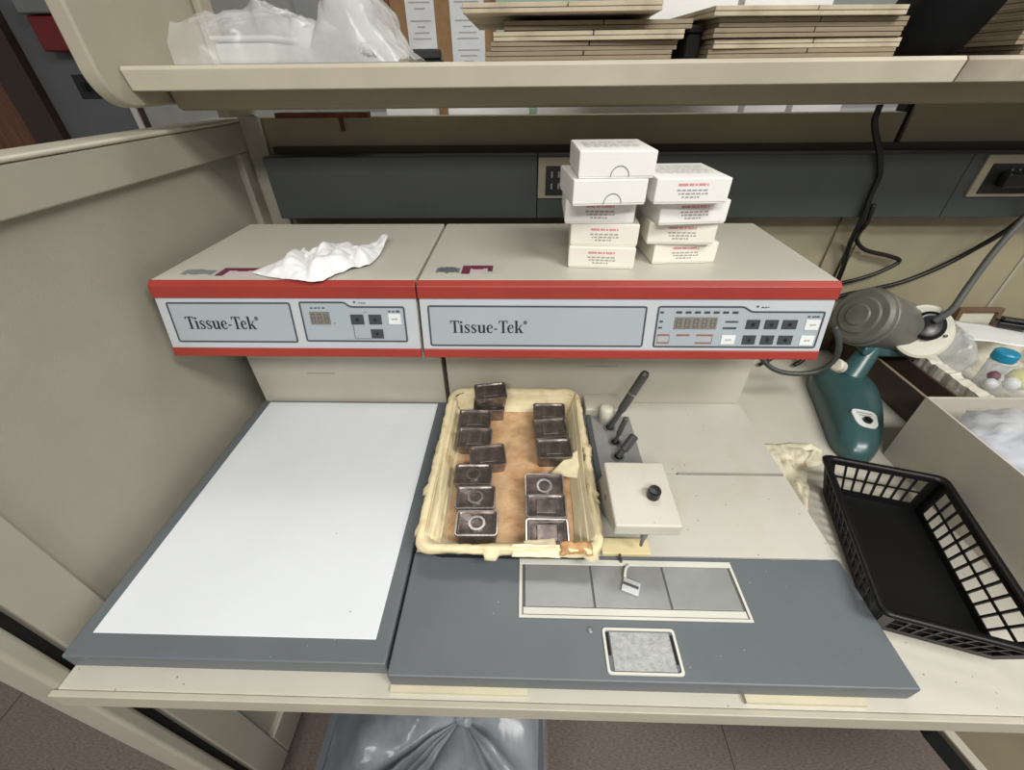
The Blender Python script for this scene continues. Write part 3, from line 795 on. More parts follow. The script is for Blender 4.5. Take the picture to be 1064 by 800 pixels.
mould(ringm, .1800, .2440, FZ, 0, 10, 'steel mould with a bright bar on top, back one of three near the dispenser arm')
mould(panm, .1810, .2030, FZ, 0, 0, 'steel mould with a square panel on top, middle of three near the dispenser arm')
mould(panm, .1810, .1620, FZ, 0, 4, 'steel mould half covered by torn paper at the front of the tray')

# ------------------------------------------------------------------ white boxes on the console
BH = .0305; BZ = 1.0838
def make_box(kind, m):
    """kind 'label': printed front; 'notch': thumb notch front"""
    q = thing('slide_box', 'box', 'box', (0, 0, 0), 0, 'white boxes stacked on the console')
    w, d, h = .0465, .052, BH
    bm = new(); box(bm, -w + .0008, w - .0008, -d + .0008, d - .0008, 0, h * .5); obj('body', bm, m, q, local=True, bevel=.0012)
    bm = new(); box(bm, -w, w, -d, d, .002, h - .0002); lid = obj('lid', bm, m, q, local=True, bevel=.0016)
    f = lambda x, z: Vector((x, -d - .0003, z))
    if kind == 'label':
        rnd = random.Random(5)
        bm = new(); x = -.019
        for wd in (.012, .006, .003, .009, .002):
            flat_poly(bm, [(x, .0215), (x + wd, .0215), (x + wd, .0243), (x, .0243)], f); x += wd + .0013
        obj('red_print', bm, 'ink_red', lid, local=True)
        bm = new()
        for z, a, b in ((.0155, -.0195, .019), (.0115, -.017, .016), (.0075, -.012, .011)):
            x = a
            while x < b:
                wd = rnd.uniform(.002, .006); flat_poly(bm, [(x, z), (x + wd, z), (x + wd, z + .0021), (x, z + .0017)], f); x += wd + .0014
        obj('small_print', bm, 'ink_soft', lid, local=True)
    else:
        bm = new()
        for k in range(16):
            a0, a1 = PI * k / 16, PI * (k + 1) / 16
            flat_poly(bm, [(.004 + r * math.cos(a), .0022 + r * 1.05 * math.sin(a)) for r, a in ((.0118, a0), (.0118, a1), (.0106, a1), (.0106, a0))], f)
        obj('thumb_notch', bm, 'smudge', lid, local=True)
    # faint print on the top
    bm = new(); rnd = random.Random(11)
    ft = lambda x, y: Vector((x, y, h + .0001))
    for y in (-.02, -.012, -.004, .006, .016, .026):
        x = -.036
        while x < .03:
            wd = rnd.uniform(.004, .012); flat_poly(bm, [(x, y), (x + wd, y), (x + wd, y + .003), (x, y + .003)], ft); x += wd + .003
    obj('top_print', bm, mat('print_faint', (205, 205, 202), .6), lid, local=True)
    return q
A_ = make_box('label', 'box'); B_ = make_box('label', 'box_old'); C_ = make_box('notch', 'box')
used = {}
def put(src, x, y, lvl, yaw, label, tilt=0):
    r = (0, math.radians(tilt), math.radians(yaw)); l = (x, y, BZ + lvl * BH)
    # the front face, not the centre, sits at y
    l = (x - math.sin(r[2]) * .052, y + math.cos(r[2]) * .052, l[2])
    if src.name not in used:
        used[src.name] = 1; src.location = l; src.rotation_euler = r; src['label'] = label; return src
    return dup(src, l, r, label)
put(B_, .2563, .4140, 0, -5, 'lowest white box of the stack of five')
put(B_, .2575, .4190, 1, -4, 'white box second from the bottom of the stack of five')
put(A_, .2480, .4180, 2, -2, 'white red printed box in the middle of the stack of five')
put(C_, .2530, .3900, 3, 5, 'white box with thumb notch, second from the top of the stack of five')
put(C_, .2585, .3930, 4, 1, 'white box with thumb notch, topmost of the stack of five')
put(B_, .3800, .4340, 0, 4, 'lowest white box of the stack of four')
put(B_, .3660, .4260, 1, -2, 'white box second from the bottom of the stack of four')
put(A_, .3720, .4150, 2, 6, 'white box second from the top of the stack of four')
put(A_, .3560, .3960, 3, 2, 'topmost white red printed box of the stack of four')

# ------------------------------------------------------------------ tissue on the cold console
def drape(name, top, bot, m, parent, zf, nu=84, nv=36, thick=.0006):
    """sheet between two polylines lying on the console top, z from zf(u,v,x,y)"""
    def at(poly, u):
        k = u * (len(poly) - 1); i = int(min(k, len(poly) - 1 - 1e-6)); f = k - i
        return Vector(poly[i]).lerp(Vector(poly[i + 1]), f)
    bm = new(); G = []
    for j in range(nv + 1):
        row = []
        for i in range(nu + 1):
            u, v = i / nu, j / nv
            p = at(bot, u).lerp(at(top, u), v)
            row.append(bm.verts.new((p.x, p.y, zf(u, v, p.x, p.y))))
        G.append(row)
    for j in range(nv):
        for i in range(nu): bm.faces.new((G[j][i], G[j][i+1], G[j+1][i+1], G[j+1][i]))
    return obj(name, bm, m, parent, smooth=True, thick=thick)
t = thing('tissue', 'crumpled white tissue lying on top of the cold console', 'tissue', (-.16, .44, 1.084))
def tz(u, v, x, y):
    e = min(1, 6 * min(u, 1 - u)) * min(1, 5 * min(v, 1 - v) + .25)
    rid = abs(noise.noise(Vector((x * 30 + y * 10, y * 16, 1)))) * .026 + abs(noise.noise(Vector((x * 55 - y * 30, y * 50, 4)))) * .009
    fold = .011 * math.exp(-((u - .44) / .10) ** 2) * v
    return 1.0852 + e * (.002 + rid) + fold * 1.0 + (.012 * max(0, u - .86) / .14)
top = [(-.2436, .397, 0), (-.2150, .452, 0), (-.2030, .487, 0), (-.1840, .459, 0), (-.1720, .470, 0), (-.1690, .512, 0), (-.1450, .520, 0), (-.1250, .500, 0), (-.1000, .522, 0), (-.0850, .533, 0)]
bot = [(-.2436, .394, 0), (-.2080, .377, 0), (-.1700, .3660, 0), (-.1400, .3600, 0), (-.1262, .3640, 0), (-.1180, .385, 0), (-.1000, .408, 0), (-.0800, .420, 0), (-.0760, .470, 0), (-.0780, .525, 0)]
drape('sheet', top, bot, 'tissue', t, tz)

# ------------------------------------------------------------------ things on the shelf
ST = SZ + .0004
def make_folder(m):
    q = thing('slide_folder', 'folder', 'folder', (0, 0, 0), 0, 'cardboard slide folders on the shelf')
    w, d, h = .118, .095, .0092
    bm = new(); box(bm, -w, w, -d, d, 0, .0042); obj('tray', bm, m, q, local=True, bevel=.0006)
    bm = new(); box(bm, -w, .006, -d - .0006, d, .0047, h); obj('flap', bm, m, q, local=True, bevel=.0006)
    bm = new(); box(bm, .0075, w, -d - .0002, d, .0047, h); obj('flap', bm, m, q, local=True, bevel=.0006)
    bm = new(); box(bm, -w + .003, w - .003, -d + .004, d - .004, .0042, .0047); obj('liner', bm, 'black_gap', q, local=True)
    return q
fo = make_folder('folder'); fb = make_folder('folder_brown')
used = {}
def put2(src, x, y, z, yaw, label, grp, pitch=0, roll=0):
    r = (math.radians(pitch), math.radians(roll), math.radians(yaw))
    if src.name not in used:
        used[src.name] = 1; src.location = (x, y, z); src.rotation_euler = r; src['label'] = label; src['group'] = grp; return src
    return dup(src, (x, y, z), r, label, grp)
g = 'slide folders stacked nearest the plastic bag'
ordn = ['bottom', 'second from bottom', 'third from bottom', 'second from top', 'topmost']
for k, (x, y, yaw, z_, pt) in enumerate(((.213, .602, 0, 0, 0), (.218, .608, 1.4, .0097, 0), (.226, .603, -1.2, .0196, 0), (.234, .614, 2.0, .0302, .6))):
    put2((fb, fb, fo, fb)[k], x, y, ST + z_, yaw, ['lowest', 'second', 'third', 'fourth'][k] + ' cardboard slide folder counting up in the stack beside the plastic bag', g)
put2(fo, .1905, .588, ST + .0432, -.8, 'overhanging topmost cardboard slide folder of the stack beside the plastic bag', g, -1.2)
g = 'slide folders stacked in the middle of the shelf'
tl = -1.6
put2(fb, .4950, .612, ST, 1.0, 'lowest cardboard slide folder of the fanned stack before the black case', g)
for k, (x, y, yaw, z_) in enumerate(((.4960, .611, 2.6, .0096), (.4900, .607, 3.2, .0200), (.4930, .609, 4.2, .0298), (.4800, .598, 4.4, .0396))):
    put2((fo, fb, fb, fo)[k], x, y, ST + z_, yaw, ['second', 'third', 'fourth', 'topmost'][k] + ' cardboard slide folder counting up in the fanned stack before the black case', g)
g = 'brown slide folders stacked along the shelf'
for k in range(6):
    put2(fb, .866 + (.010, -.004, .006, .014, .022, .030)[k], .600 + .004 * (k % 3), ST + k * .0098, 1.5 * (k % 2), ['lowest', 'second', 'third', 'fourth', 'fifth', 'topmost'][k] + ' brown slide folder counting up in the stack past the black case', g)
# black case behind the folders, black filler between the stacks
t = thing('black_block', 'low black case lying behind the two folder stacks', 'case', (.5, .70, ST))
obj('body', b1(.345, .648, .704, .742, ST, ST + .038), 'black', t, bevel=.004); obj('lid', b1(.343, .650, .702, .744, ST + .0385, ST + .046), 'black', t, bevel=.002)
t = thing('black_block', 'narrow black filler added to darken the gap between the cardboard folder stacks', 'case', (.364, .61, ST))  # made-up black block for the dark sides between the stacks
obj('body', b1(.355, .3735, .535, .695, ST, ST + .026), 'black_gap', t, bevel=.003); obj('lid', b1(.354, .3745, .533, .697, ST + .0265, ST + .034), 'black_gap', t, bevel=.002)
t = thing('black_sack', 'black plastic sack slumped between the fanned folders and the brown folders', 'sack', (.68, .62, ST))
bm = new()
rings = []
for k in range(9):
    v = k / 8
    r0 = (.050, .054, .056, .057, .057, .056, .052, .042, .018)[k]
    rings.append([(.672 + .050 * v + r0 * .95 * math.cos(a) * (1 + .14 * noise.noise(Vector((3 * math.cos(a), 3 * math.sin(a), v * 3)))) , .575 + r0 * math.sin(a) * (1 + .14 * noise.noise(Vector((3 * math.cos(a), 3 * math.sin(a), v * 3 + 5)))), ST + v * .125) for a in (2*PI*i/28 for i in range(28))])
loft(bm, rings); obj('skin', bm, mat('sack_black', (8, 8, 9), .85, spec=.15), t, smooth=True)
bm = new(); tube(bm, [(.722, .575, ST + .122), (.727, .578, ST + .138), (.739, .572, ST + .150)], lambda u: .009 * (1 - .3 * u), 10); obj('knot', bm, 'black_gap', t, smooth=True)
# white binders standing behind
for (a, b), l in zip(((.342, .475), (.485, .620)), ('white ring binder nearer the folders beside the plastic bag, standing behind the fanned stack', 'white ring binder nearer the black sack, standing behind the fanned stack')):
    t = thing('ring_binder', l, 'binder', ((a + b) / 2, .78, 1.22), 0, 'white binders behind the shelf')
    t.location = ((a + b) / 2, .72, ST + .047)
    obj('cover', b1(a, b, .710, .714, ST + .0465, ST + .16), 'paper', t, bevel=.001)
    obj('cover', b1(a, b, .736, .740, ST + .0465, ST + .16), 'paper', t, bevel=.001)
    obj('spine', b1(a, a + .004, .7145, .7355, ST + .0465, ST + .16), 'paper', t)
    obj('pages', b1(a + .006, b - .004, .7150, .7350, ST + .048, ST + .155), 'tissue', t)
t = thing('green_folder', 'pale green folder lying behind the folders on top of the ledge', 'folder', (.2, 1.05, 1.22))
obj('cover', b1(.08, .26, 1.065, 1.07, 1.22, 1.50), 'greenfolder', t); obj('pages', b1(.085, .255, 1.0702, 1.08, 1.222, 1.495), 'paper', t)
t = thing('stapler', 'small black stapler on the shelf edge between the plastic bag and notices', 'stapler', (.01, .70, ST))
obj('base', b1(-.045, .01, .690, .712, ST, ST + .006), 'black', t, bevel=.001)
obj('arm', b1(-.043, .008, .692, .710, ST + .0062, ST + .020), 'darkplate', t, bevel=.003)

# plastic bag with a foam box in it
t = thing('foam_box', 'white foam box inside the clear plastic bag on the shelf', 'box', (-.25, .59, ST))
bm = new(); box(bm, -.285, -.200, .560, .645, ST, ST + .025); obj('body', bm, mat('foam_white', (214, 214, 212), .7), t, bevel=.006)
bm = new(); box(bm, -.287, -.198, .558, .647, ST + .0255, ST + .032); obj('lid', bm, mat('foam_white2', (206, 206, 204), .7), t, bevel=.005)
t = thing('plastic_bag', 'crumpled translucent plastic bag draped over a foam box on the shelf', 'plastic bag', (-.16, .60, ST))
H_ = [(0, .046), (.10, .052), (.28, .058), (.36, .066), (.46, .054), (.55, .045), (.62, .038), (.68, .070), (.74, .094), (.80, .092), (.86, .066), (.93, .032), (1, .006)]
def hx(u):
    for (a, b), (c, d) in zip(H_, H_[1:]):
        if a <= u <= c: return b + (d - b) * (u - a) / (c - a)
bm = new(); NU, NV = 110, 44; G = []
for j in range(NV + 1):
    row = []
    v = j / NV
    for i in range(NU + 1):
        u = i / NU
        x = -.312 + u * .296
        h = hx(u)
        yb, ye = .512 + .012 * math.sin(u * 5), .690
        s = math.sin(PI * min(1, max(0, v)))
        y = yb + (ye - yb) * (v if v < .5 else v)
        prof = min(1, (s * 2.0)) ** .5
        z = ST + .0006 + h * prof
        crease = abs(noise.noise(Vector((x * 20 + y * 12, y * 34, z * 26)))) + .5 * abs(noise.noise(Vector((x * 48, y * 70, z * 60 + 3))))
        z += (crease - .35) * .013 * prof
        y += noise.noise(Vector((x * 30, z * 34, 7))) * .012 * prof
        x2 = x + noise.noise(Vector((x * 22, y * 22, z * 40 + 9))) * .010
        row.append(bm.verts.new((x2, y, max(ST + .0005, z))))
    G.append(row)
for j in range(NV):
    for i in range(NU): bm.faces.new((G[j][i], G[j][i+1], G[j+1][i+1], G[j+1][i]))
obj('film', bm, 'shelf_film', t, smooth=True)
bm = new(); rings = []
for k in range(6):
    v = k / 5
    rings.append([(-.050 + .010 * math.cos(a) * (1 - .7 * v) - .012 * v, .506 + .008 * math.sin(a) * (1 - .6 * v), ST + .011 + .006 * math.sin(2 * a + v * 3) + .004 * v) for a in (2*PI*i/14 for i in range(14))])
loft(bm, rings); obj('knot', bm, 'shelf_film', t, smooth=True)

# ------------------------------------------------------------------ cables
def cable(name, pts, r, label, plug=None):
    q = thing(name, label, 'cable', pts[0])
    bm = new(); tube(bm, pts, r, 8, 10); obj('cord', bm, 'cable', q, smooth=True)
    if plug:
        bm = new(); box(bm, *plug); obj('plug', bm, 'cable', q, bevel=.006, seg=3)
    return q
cable('power_cable', [(.742, .688, 1.262), (.745, .686, 1.235), (.775, .685, 1.19), (.793, .685, 1.155), (.795, .685, 1.12), (.800, .686, 1.08), (.822, .715, 1.02), (.838, .725, .97), (.842, .725, .925), (.83, .70, .87), (.80, .66, .78), (.78, .655, .756)], .0050, 'straight black cable dropping from the shelf past the raceway')
cable('power_cable', [(.807, .683, 1.105), (.813, .686, 1.070), (.826, .712, 1.035), (.865, .725, 1.005), (.925, .728, .990), (.953, .728, .978), (.925, .728, .955), (.885, .728, .938), (.84, .722, .925), (.79, .70, .88), (.75, .66, .80), (.70, .655, .7565)], .0042, 'looping black cable branching off behind the console')
cable('power_cable', [(1.048, .672, 1.150), (1.075, .668, 1.140), (1.095, .672, 1.115), (1.095, .69, 1.06), (1.075, .715, 1.005), (1.04, .725, .965), (.985, .728, .932), (.92, .725, .914), (.85, .715, .90), (.78, .69, .86), (.72, .665, .7565)], .0050,
      'black cable sagging from the plug in the raceway outlet', (1.005, 1.06, .664, .6855, 1.135, 1.162))
q = thing('grey_hose', 'grey hose loop lying below the corner of the red striped head', 'hose', (.62, .50, DESK))
bm = new(); tube(bm, [(.700, .50, .945), (.715, .490, .915), (.722, .49, .880), (.705, .495, .850), (.660, .50, .842), (.625, .51, .850), (.600, .53, .875), (.585, .56, .90)], .0048, 10); obj('tube', bm, mat('hose_grey', (64, 66, 63), .4), q, smooth=True)
bm = new(); lathe(bm, [(.009, 0), (.012, .004), (.012, .02), (.009, .024)], (.727, .488, .872), (.8, .3, -.5), 14); obj('connector', bm, 'cream', q, smooth=False)

# ------------------------------------------------------------------ teal bench lamp
t = thing('bench_lamp', 'teal bench lamp with teardrop base, grey barrel housing and long grey rod', 'lamp', (.80, .48, DESK))
base = [(.722, .358), (.745, .350), (.772, .365), (.802, .400), (.837, .450), (.868, .510), (.882, .560), (.872, .600), (.835, .615), (.795, .608), (.772, .580), (.754, .520), (.734, .455), (.716, .392)]
base = [(p.x, p.y) for p in smooth_path([(*p, 0) for p in base + [base[0]]], 4)[:-1]]
cx, cy = .800, .480
bm = new()
rings = []
for s, z in ((1.0, DESK), (1.015, DESK + .006), (1.01, DESK + .018), (.975, DESK + .030), (.88, DESK + .041), (.68, DESK + .050), (.40, DESK + .056), (.1, DESK + .058)):
    rings.append([(cx + (x - cx) * s + .01 * (1 - s), cy + (y - cy) * s + .03 * (1 - s), z) for x, y in base])
loft(bm, rings); lb = obj('base', bm, 'teal', t, smooth=True)
lp = roundloop([(-.022, .017), (.022, .017), (.016, -.026), (-.016, -.026)], .014)
mt = Matrix.Translation((.770, .420, DESK + .0500)) @ Matrix.Rotation(math.radians(-16), 4, 'Z') @ Matrix.Rotation(math.radians(9), 4, 'X') @ Matrix.Rotation(math.radians(2), 4, 'Y')
bm = new(); loft(bm, [[mt @ Vector((x, y, 0)) for x, y in lp], [mt @ Vector((x, y, .004)) for x, y in lp]]); lpq = obj('switch_plate', bm, mat('switch_plate', (214, 218, 214), .35), lb, bevel=.0008)
bm = new(); lathe(bm, [(.0075, 0), (.007, .004), (.0001, .0045)], mt @ Vector((.001, -.010, .004)), mt.to_3x3() @ Vector((0, 0, 1)), 18); obj('switch', bm, 'knob', lpq)
bm = new()
for k, (a, b) in enumerate(((-.012, .012), (-.009, .010))):
    flat_poly(bm, [(a, .006 - k * .006), (b, .006 - k * .006), (b, .0085 - k * .006), (a, .0085 - k * .006)], lambda u, v: mt @ Vector((u, v, .0052)))
obj('print', bm, 'ink_soft', lpq)
bm = new(); tube(bm, [(.826, .555, .790), (.845, .570, .815), (.862, .583, .840), (.875, .592, .855)], lambda u: .026 - .010 * u, 18); obj('neck', bm, 'teal', t, smooth=True)
bm = new(); loft(bm, [[(.835, .560, .842), (.950, .585, .822), (.965, .660, .825), (.845, .660, .850)], [(.837, .565, .862), (.948, .588, .842), (.960, .660, .845), (.847, .660, .868)]]); obj('cradle', bm, 'teal', t, bevel=.006)
ax = Vector((.86, .25, -.34)).normalized()
bo = Vector((.815, .598, .917))
bm = new(); lathe(bm, [(.0001, -.006), (.020, -.005), (.022, -.002), (.036, -.001), (.038, .003), (.050, .004), (.056, .010), (.057, .03), (.056, .12), (.050, .165), (.046, .175)], bo, ax, 40)
br = obj('barrel', bm, 'barrel', t, bevel=.001)
bm = new(); lathe(bm, [(.0575, .018), (.0595, .020), (.0595, .028), (.0575, .030)], bo, ax, 40); obj('barrel_band', bm, 'barrel', br, smooth=False)
dn = Vector((-.20, -.82, .52)).normalized(); dc = Vector((.944, .580, .890))
bm = new(); lathe(bm, [(.040, -.024), (.049, -.018), (.053, -.006), (.053, 0), (.048, .002), (.032, -.004), (.026, -.004)], dc, dn, 40); disc = obj('flange_disc', bm, 'cream', t, smooth=False)
u = dn.cross(Vector((0, 0, 1))).normalized(); vv = u.cross(dn)
bm = new(); lathe(bm, [(.028, -.006), (.029, .000), (.0285, .004), (.020, .005), (.012, .003), (.0001, .002)], dc + vv * .012 + u * -.006, dn, 30); obj('socket', bm, 'knob', disc, smooth=True)
for s in (-1, 1):
    bm = new(); lathe(bm, [(.0030, -.002), (.0030, .0016), (.0001, .002)], dc + u * s * .038 - vv * .004, dn, 12); obj('screw', bm, 'toolgrey', disc)
bm = new(); tube(bm, [dc + vv * .020 + dn * .004 + Vector((.012, 0, 0)), (.972, .582, .938), (.982, .590, .985), (.993, .597, 1.045), (1.008, .600, 1.10), (1.03, .60, 1.17)], lambda q_: .0066 - .0016 * q_, 14); obj('rod', bm, 'rod', t, smooth=True)

# ------------------------------------------------------------------ black slotted basket
BYAW = math.radians(-16)
t = thing('slotted_basket', 'black plastic slotted basket on the workbench beside the console', 'basket', (.675, .167, DESK), BYAW)
bw, bd, bh, fl = .062, .1085, .062, .017
obj('floor_panel', b1(-bw, bw, -bd, bd, .0012, .0042), 'black', t, local=True)
def wall_grid(name, a, b, c, d, nc, nr, mb, mt_, ms, bar, thick=.0028):
    """a,b bottom corners, c,d top corners above b,a; bars and solid margins as one lattice"""
    a, b, c, d = map(Vector, (a, b, c, d))
    nn = (b - a).cross(d - a).normalized() * thick / 2
    P = lambda u, v: a.lerp(b, u).lerp(d.lerp(c, u), v)
    bm = new()
    def q(u0, u1, v0, v1):
        pts = [P(u0, v0), P(u1, v0), P(u1, v1), P(u0, v1)]
        loft(bm, [[p - nn for p in pts], [p + nn for p in pts]])
    q(0, 1, 0, mb); q(0, 1, 1 - mt_, 1); q(0, ms, mb, 1 - mt_); q(1 - ms, 1, mb, 1 - mt_)
    for k in range(1, nc):
        u = ms + (1 - 2 * ms) * k / nc; q(u - bar, u + bar, mb, 1 - mt_)
    hb = bar * (b - a).length / (d - a).length
    for k in range(1, nr):
        v = mb + (1 - mt_ - mb) * k / nr; q(ms, 1 - ms, v - hb, v + hb)
    return obj(name, bm, 'black', t, local=True)
b0 = [(-bw, -bd, .0012), (bw, -bd, .0012), (bw, bd, .0012), (-bw, bd, .0012)]
t0 = [(-bw - fl, -bd - fl, bh), (bw + fl, -bd - fl, bh), (bw + fl, bd + fl, bh), (-bw - fl, bd + fl, bh)]
wall_grid('slotted_side', b0[0], b0[1], t0[1], t0[0], 8, 2, .20, .14, .09, .009)
wall_grid('slotted_side', b0[1], b0[2], t0[2], t0[1], 12, 2, .17, .14, .07, .0055)
wall_grid('slotted_side', b0[2], b0[3], t0[3], t0[2], 8, 2, .20, .14, .09, .009)
wall_grid('slotted_side', b0[3], b0[0], t0[0], t0[3], 12, 2, .17, .14, .07, .0055)
bm = new()
def sq(e, z, r=.012): return [(x, y, z) for x, y in rrect(-bw - e, bw + e, -bd - e, bd + e, r, 5)]
loft(bm, [sq(fl - .003, bh - .004), sq(fl + .005, bh - .003), sq(fl + .006, bh), sq(fl + .004, bh + .003), sq(fl - .003, bh + .002), sq(fl - .003, bh - .004)], False, False)
obj('rim', bm, 'black', t, local=True, smooth=True)

# crumpled paper towel
t = thing('paper_towel', 'crumpled stained cream paper towel between the console and the basket', 'paper towel', (.63, .36, DESK))
def pz(u, v, x, y):
    e = min(1, 5 * min(u, 1 - u)) * min(1, 5 * min(v, 1 - v))
    return DESK + .0015 + e * (.006 + .022 * abs(noise.noise(Vector((x * 24, y * 24, 3)))) + .008 * abs(noise.noise(Vector((x * 70, y * 60, 8)))))
drape('sheet', [(.578, .402, 0), (.620, .398, 0), (.650, .404, 0), (.685, .400, 0), (.698, .388, 0)], [(.580, .225, 0), (.586, .220, 0), (.600, .250, 0), (.632, .335, 0), (.676, .350, 0)], 'towel', t, pz)

# ------------------------------------------------------------------ cartons and trays at the end of the bench
def open_box(name, label, cat, x0, x1, y0, y1, z0, z1, th, m, m_in=None, rough=0):
    q = thing(name, label, cat, ((x0 + x1) / 2, (y0 + y1) / 2, z0))
    obj('bottom', b1(x0 + th, x1 - th, y0 + th, y1 - th, z0, z0 + th), m, q)
    for a in ((x0, x0 + th, y0, y1), (x1 - th, x1, y0, y1), (x0 + th, x1 - th, y0, y0 + th), (x0 + th, x1 - th, y1 - th, y1)):
        obj('side', b1(*a, z0, z1), m, q, bevel=.001)
    return q
cart = open_box('open_carton', 'open pale grey carton full of clear plastic bags beside the basket', 'carton', .801, 1.16, .02, .378, DESK, .884, .004, mat('carton_grey', (186, 180, 168), .6, var=.03))
for k, (cx, cy, cz, rr, lbl) in enumerate(((.890, .295, .852, .072, 'clear plastic bag filling the back of the open carton'), (1.010, .170, .845, .090, 'clear plastic bag bulging over the front of the open carton'))):
    q = thing('clear_bag', lbl, 'plastic bag', (cx, cy, .76), 0, 'clear bags in the open carton')
    bm = new(); rings = []
    for j in range(15):
        ph = -PI/2 + PI * j / 14
        ring = []
        for i in range(40):
            a = 2 * PI * i / 40
            n_ = Vector((math.cos(a) * math.cos(ph), math.sin(a) * math.cos(ph), math.sin(ph)))
            w_ = 1 + .42 * (abs(noise.noise(n_ * 3.2 + Vector((k * 7, 0, 0)))) - .2) + .2 * (abs(noise.noise(n_ * 8 + Vector((k * 5, 2, 0)))) - .2)
            ring.append((max(.808, cx + n_.x * rr * w_), min(.371, cy + n_.y * rr * .85 * w_), max(.757, cz + n_.z * .052 * w_)))
        rings.append(ring)
    loft(bm, rings); obj('film', bm, 'carton_film', q, smooth=True)
    obj('contents', b1(cx - .045, cx + .04, cy - .035, cy + .035, .7545, .856), mat('bag_contents', (196, 200, 210), .5, var=.25, scale=18), q, bevel=.012)

t = open_box('brown_tray', 'low dark brown tray running along the bench behind the pale carton', 'tray', .905, .972, .385, .735, DESK, .8125, .005, 'brown')
bm = new(); box(bm, .9045, .9105, .385, .735, .8126, .8140); obj('lit_edge', bm, 'brown_lit_edge', t)  # paler strip paints the light caught by the tray's rim

q = thing('foam_tray', 'rough edged cream foam tray heaped with bags and papers behind the carton', 'tray', (1.13, .55, DESK))
bm = new()
def wob(x, y): return Vector((noise.noise(Vector((x * 60, y * 60, 0))) * .004, noise.noise(Vector((x * 60, y * 60, 4))) * .004, noise.noise(Vector((x * 80, y * 80, 9))) * .006))
lpo, lpi = dense_rrect(0, 8), None
def loopd(x0, x1, y0, y1, n=36):
    out = []
    for a, b in (((x0, y0), (x1, y0)), ((x1, y0), (x1, y1)), ((x1, y1), (x0, y1)), ((x0, y1), (x0, y0))):
        for k in range(n): out.append((a[0] + (b[0]-a[0])*k/n, a[1] + (b[1]-a[1])*k/n))
    return out
o_, i_ = loopd(.976, 1.32, .395, .70), loopd(1.0, 1.296, .419, .676)
ring = lambda lp, z, w: [(Vector((x, y, z)) + (wob(x, y) if w else Vector())) for x, y in lp]
loft(bm, [ring(o_, DESK, 0), ring(o_, .80, 1), ring(o_, .832, 1), ring(i_, .832, 1), ring(i_, .79, 1), ring(i_, .765, 0)], True, True)
obj('tub', bm, 'foam', q)
def bagthing(name, label, c, r, m, seed, parts=None):
    q = thing(name, label, 'plastic bag', (c[0], c[1], c[2] - r[2]))
    bm = new(); rings = []
    for j in range(13):
        ph = -PI/2 + PI * j / 12; ring = []
        for i in range(32):
            a = 2*PI*i/32; n_ = Vector((math.cos(a)*math.cos(ph), math.sin(a)*math.cos(ph), math.sin(ph)))
            w_ = 1 + .4 * (abs(noise.noise(n_ * 3 + Vector((seed, 0, 0)))) - .2) + .16 * (abs(noise.noise(n_ * 8 + Vector((seed, 2, 0)))) - .2)
            ring.append((c[0] + n_.x*r[0]*w_, c[1] + n_.y*r[1]*w_, max(c[2] - r[2], c[2] + n_.z*r[2]*w_)))
        rings.append(ring)
    loft(bm, rings); obj('film', bm, m, q, smooth=True)
    return q
q = bagthing('clear_bag', 'clear bag of yellow and white plastic pieces in the foam tray', (1.11, .485, .815), (.085, .060, .040), 'clear_film', 3)
for x, y, z, r, m in ((1.098, .500, .832, .022, 'yellow'), (1.125, .47, .830, .026, 'yellow'), (1.075, .490, .828, .013, 'keywhite'), (1.070, .52, .826, .010, 'maroon'), (1.050, .500, .820, .012, 'keywhite')):
    bm = new(); lathe(bm, [(.001, -r), (r*.7, -r*.7), (r, 0), (r*.7, r*.7), (.001, r)], (x, y, z), (.3, .4, 1), 14); obj('piece', bm, m, q, smooth=True)
q = thing('capped_vial', 'clear vial with a bright blue cap in the foam tray', 'vial', (1.120, .575, .77))
bm = new(); lathe(bm, [(.017, 0), (.018, .03), (.018, .06)], (1.120, .565, .775), (0, 0, 1), 24); obj('vial', bm, 'carton_film', q, smooth=True)
bm = new(); lathe(bm, [(.019, 0), (.020, .004), (.020, .016), (.017, .019), (.001, .020)], (1.120, .565, .835), (0, 0, 1), 24); obj('cap', bm, 'bluecap', q, smooth=False)
q = bagthing('clear_bag', 'flat cloudy bag standing against the cream flange in the foam tray', (1.045, .605, .825), (.035, .050, .052), 'shelf_film', 9)
t = thing('paper_sheet', 'white paper sheet lying on the foam tray rim', 'paper', (1.15, .66, .84))
patch('sheet', ((1.07, .60, .862), (1.19, .57, .856), (1.24, .665, .850), (1.11, .695, .856)), 'paper', t, amp=.003, freq=20)
t = thing('black_gadget', 'black clip shaped gadget lying past the white paper sheet', 'gadget', (1.22, .68, .85))
mt = Matrix.Translation((1.225, .655, .864)) @ Matrix.Rotation(math.radians(-24), 4, 'Z')
bm = new(); box(bm, -.045, .045, -.012, .012, -.008, .004, mt); obj('body', bm, 'knob', t, bevel=.003)
bm = new(); box(bm, -.040, .045, -.009, .009, .0045, .012, mt); obj('lever', bm, 'knob', t, bevel=.003)
t = thing('picture_frame', 'small brown wooden frame leaning on the back panel beside the rod', 'frame', (1.21, .72, .83))
bm = new()
mt = Matrix.Translation((1.205, .728, .800)) @ Matrix.Rotation(math.radians(-8), 4, 'X')
for a in ((-.05, .05, -.006, .006, .056, .066), (-.05, -.040, -.006, .006, 0, .056), (.040, .05, -.006, .006, 0, .056), (-.04, .04, -.006, .006, 0, .010)): box(bm, *a, mt)
obj('border', bm, mat('frame_brown', (110, 86, 66), .5), t, bevel=.001)
bm = new(); box(bm, -.039, .039, .001, .004, .0105, .0555, mt); obj('backing', bm, 'cream', t)

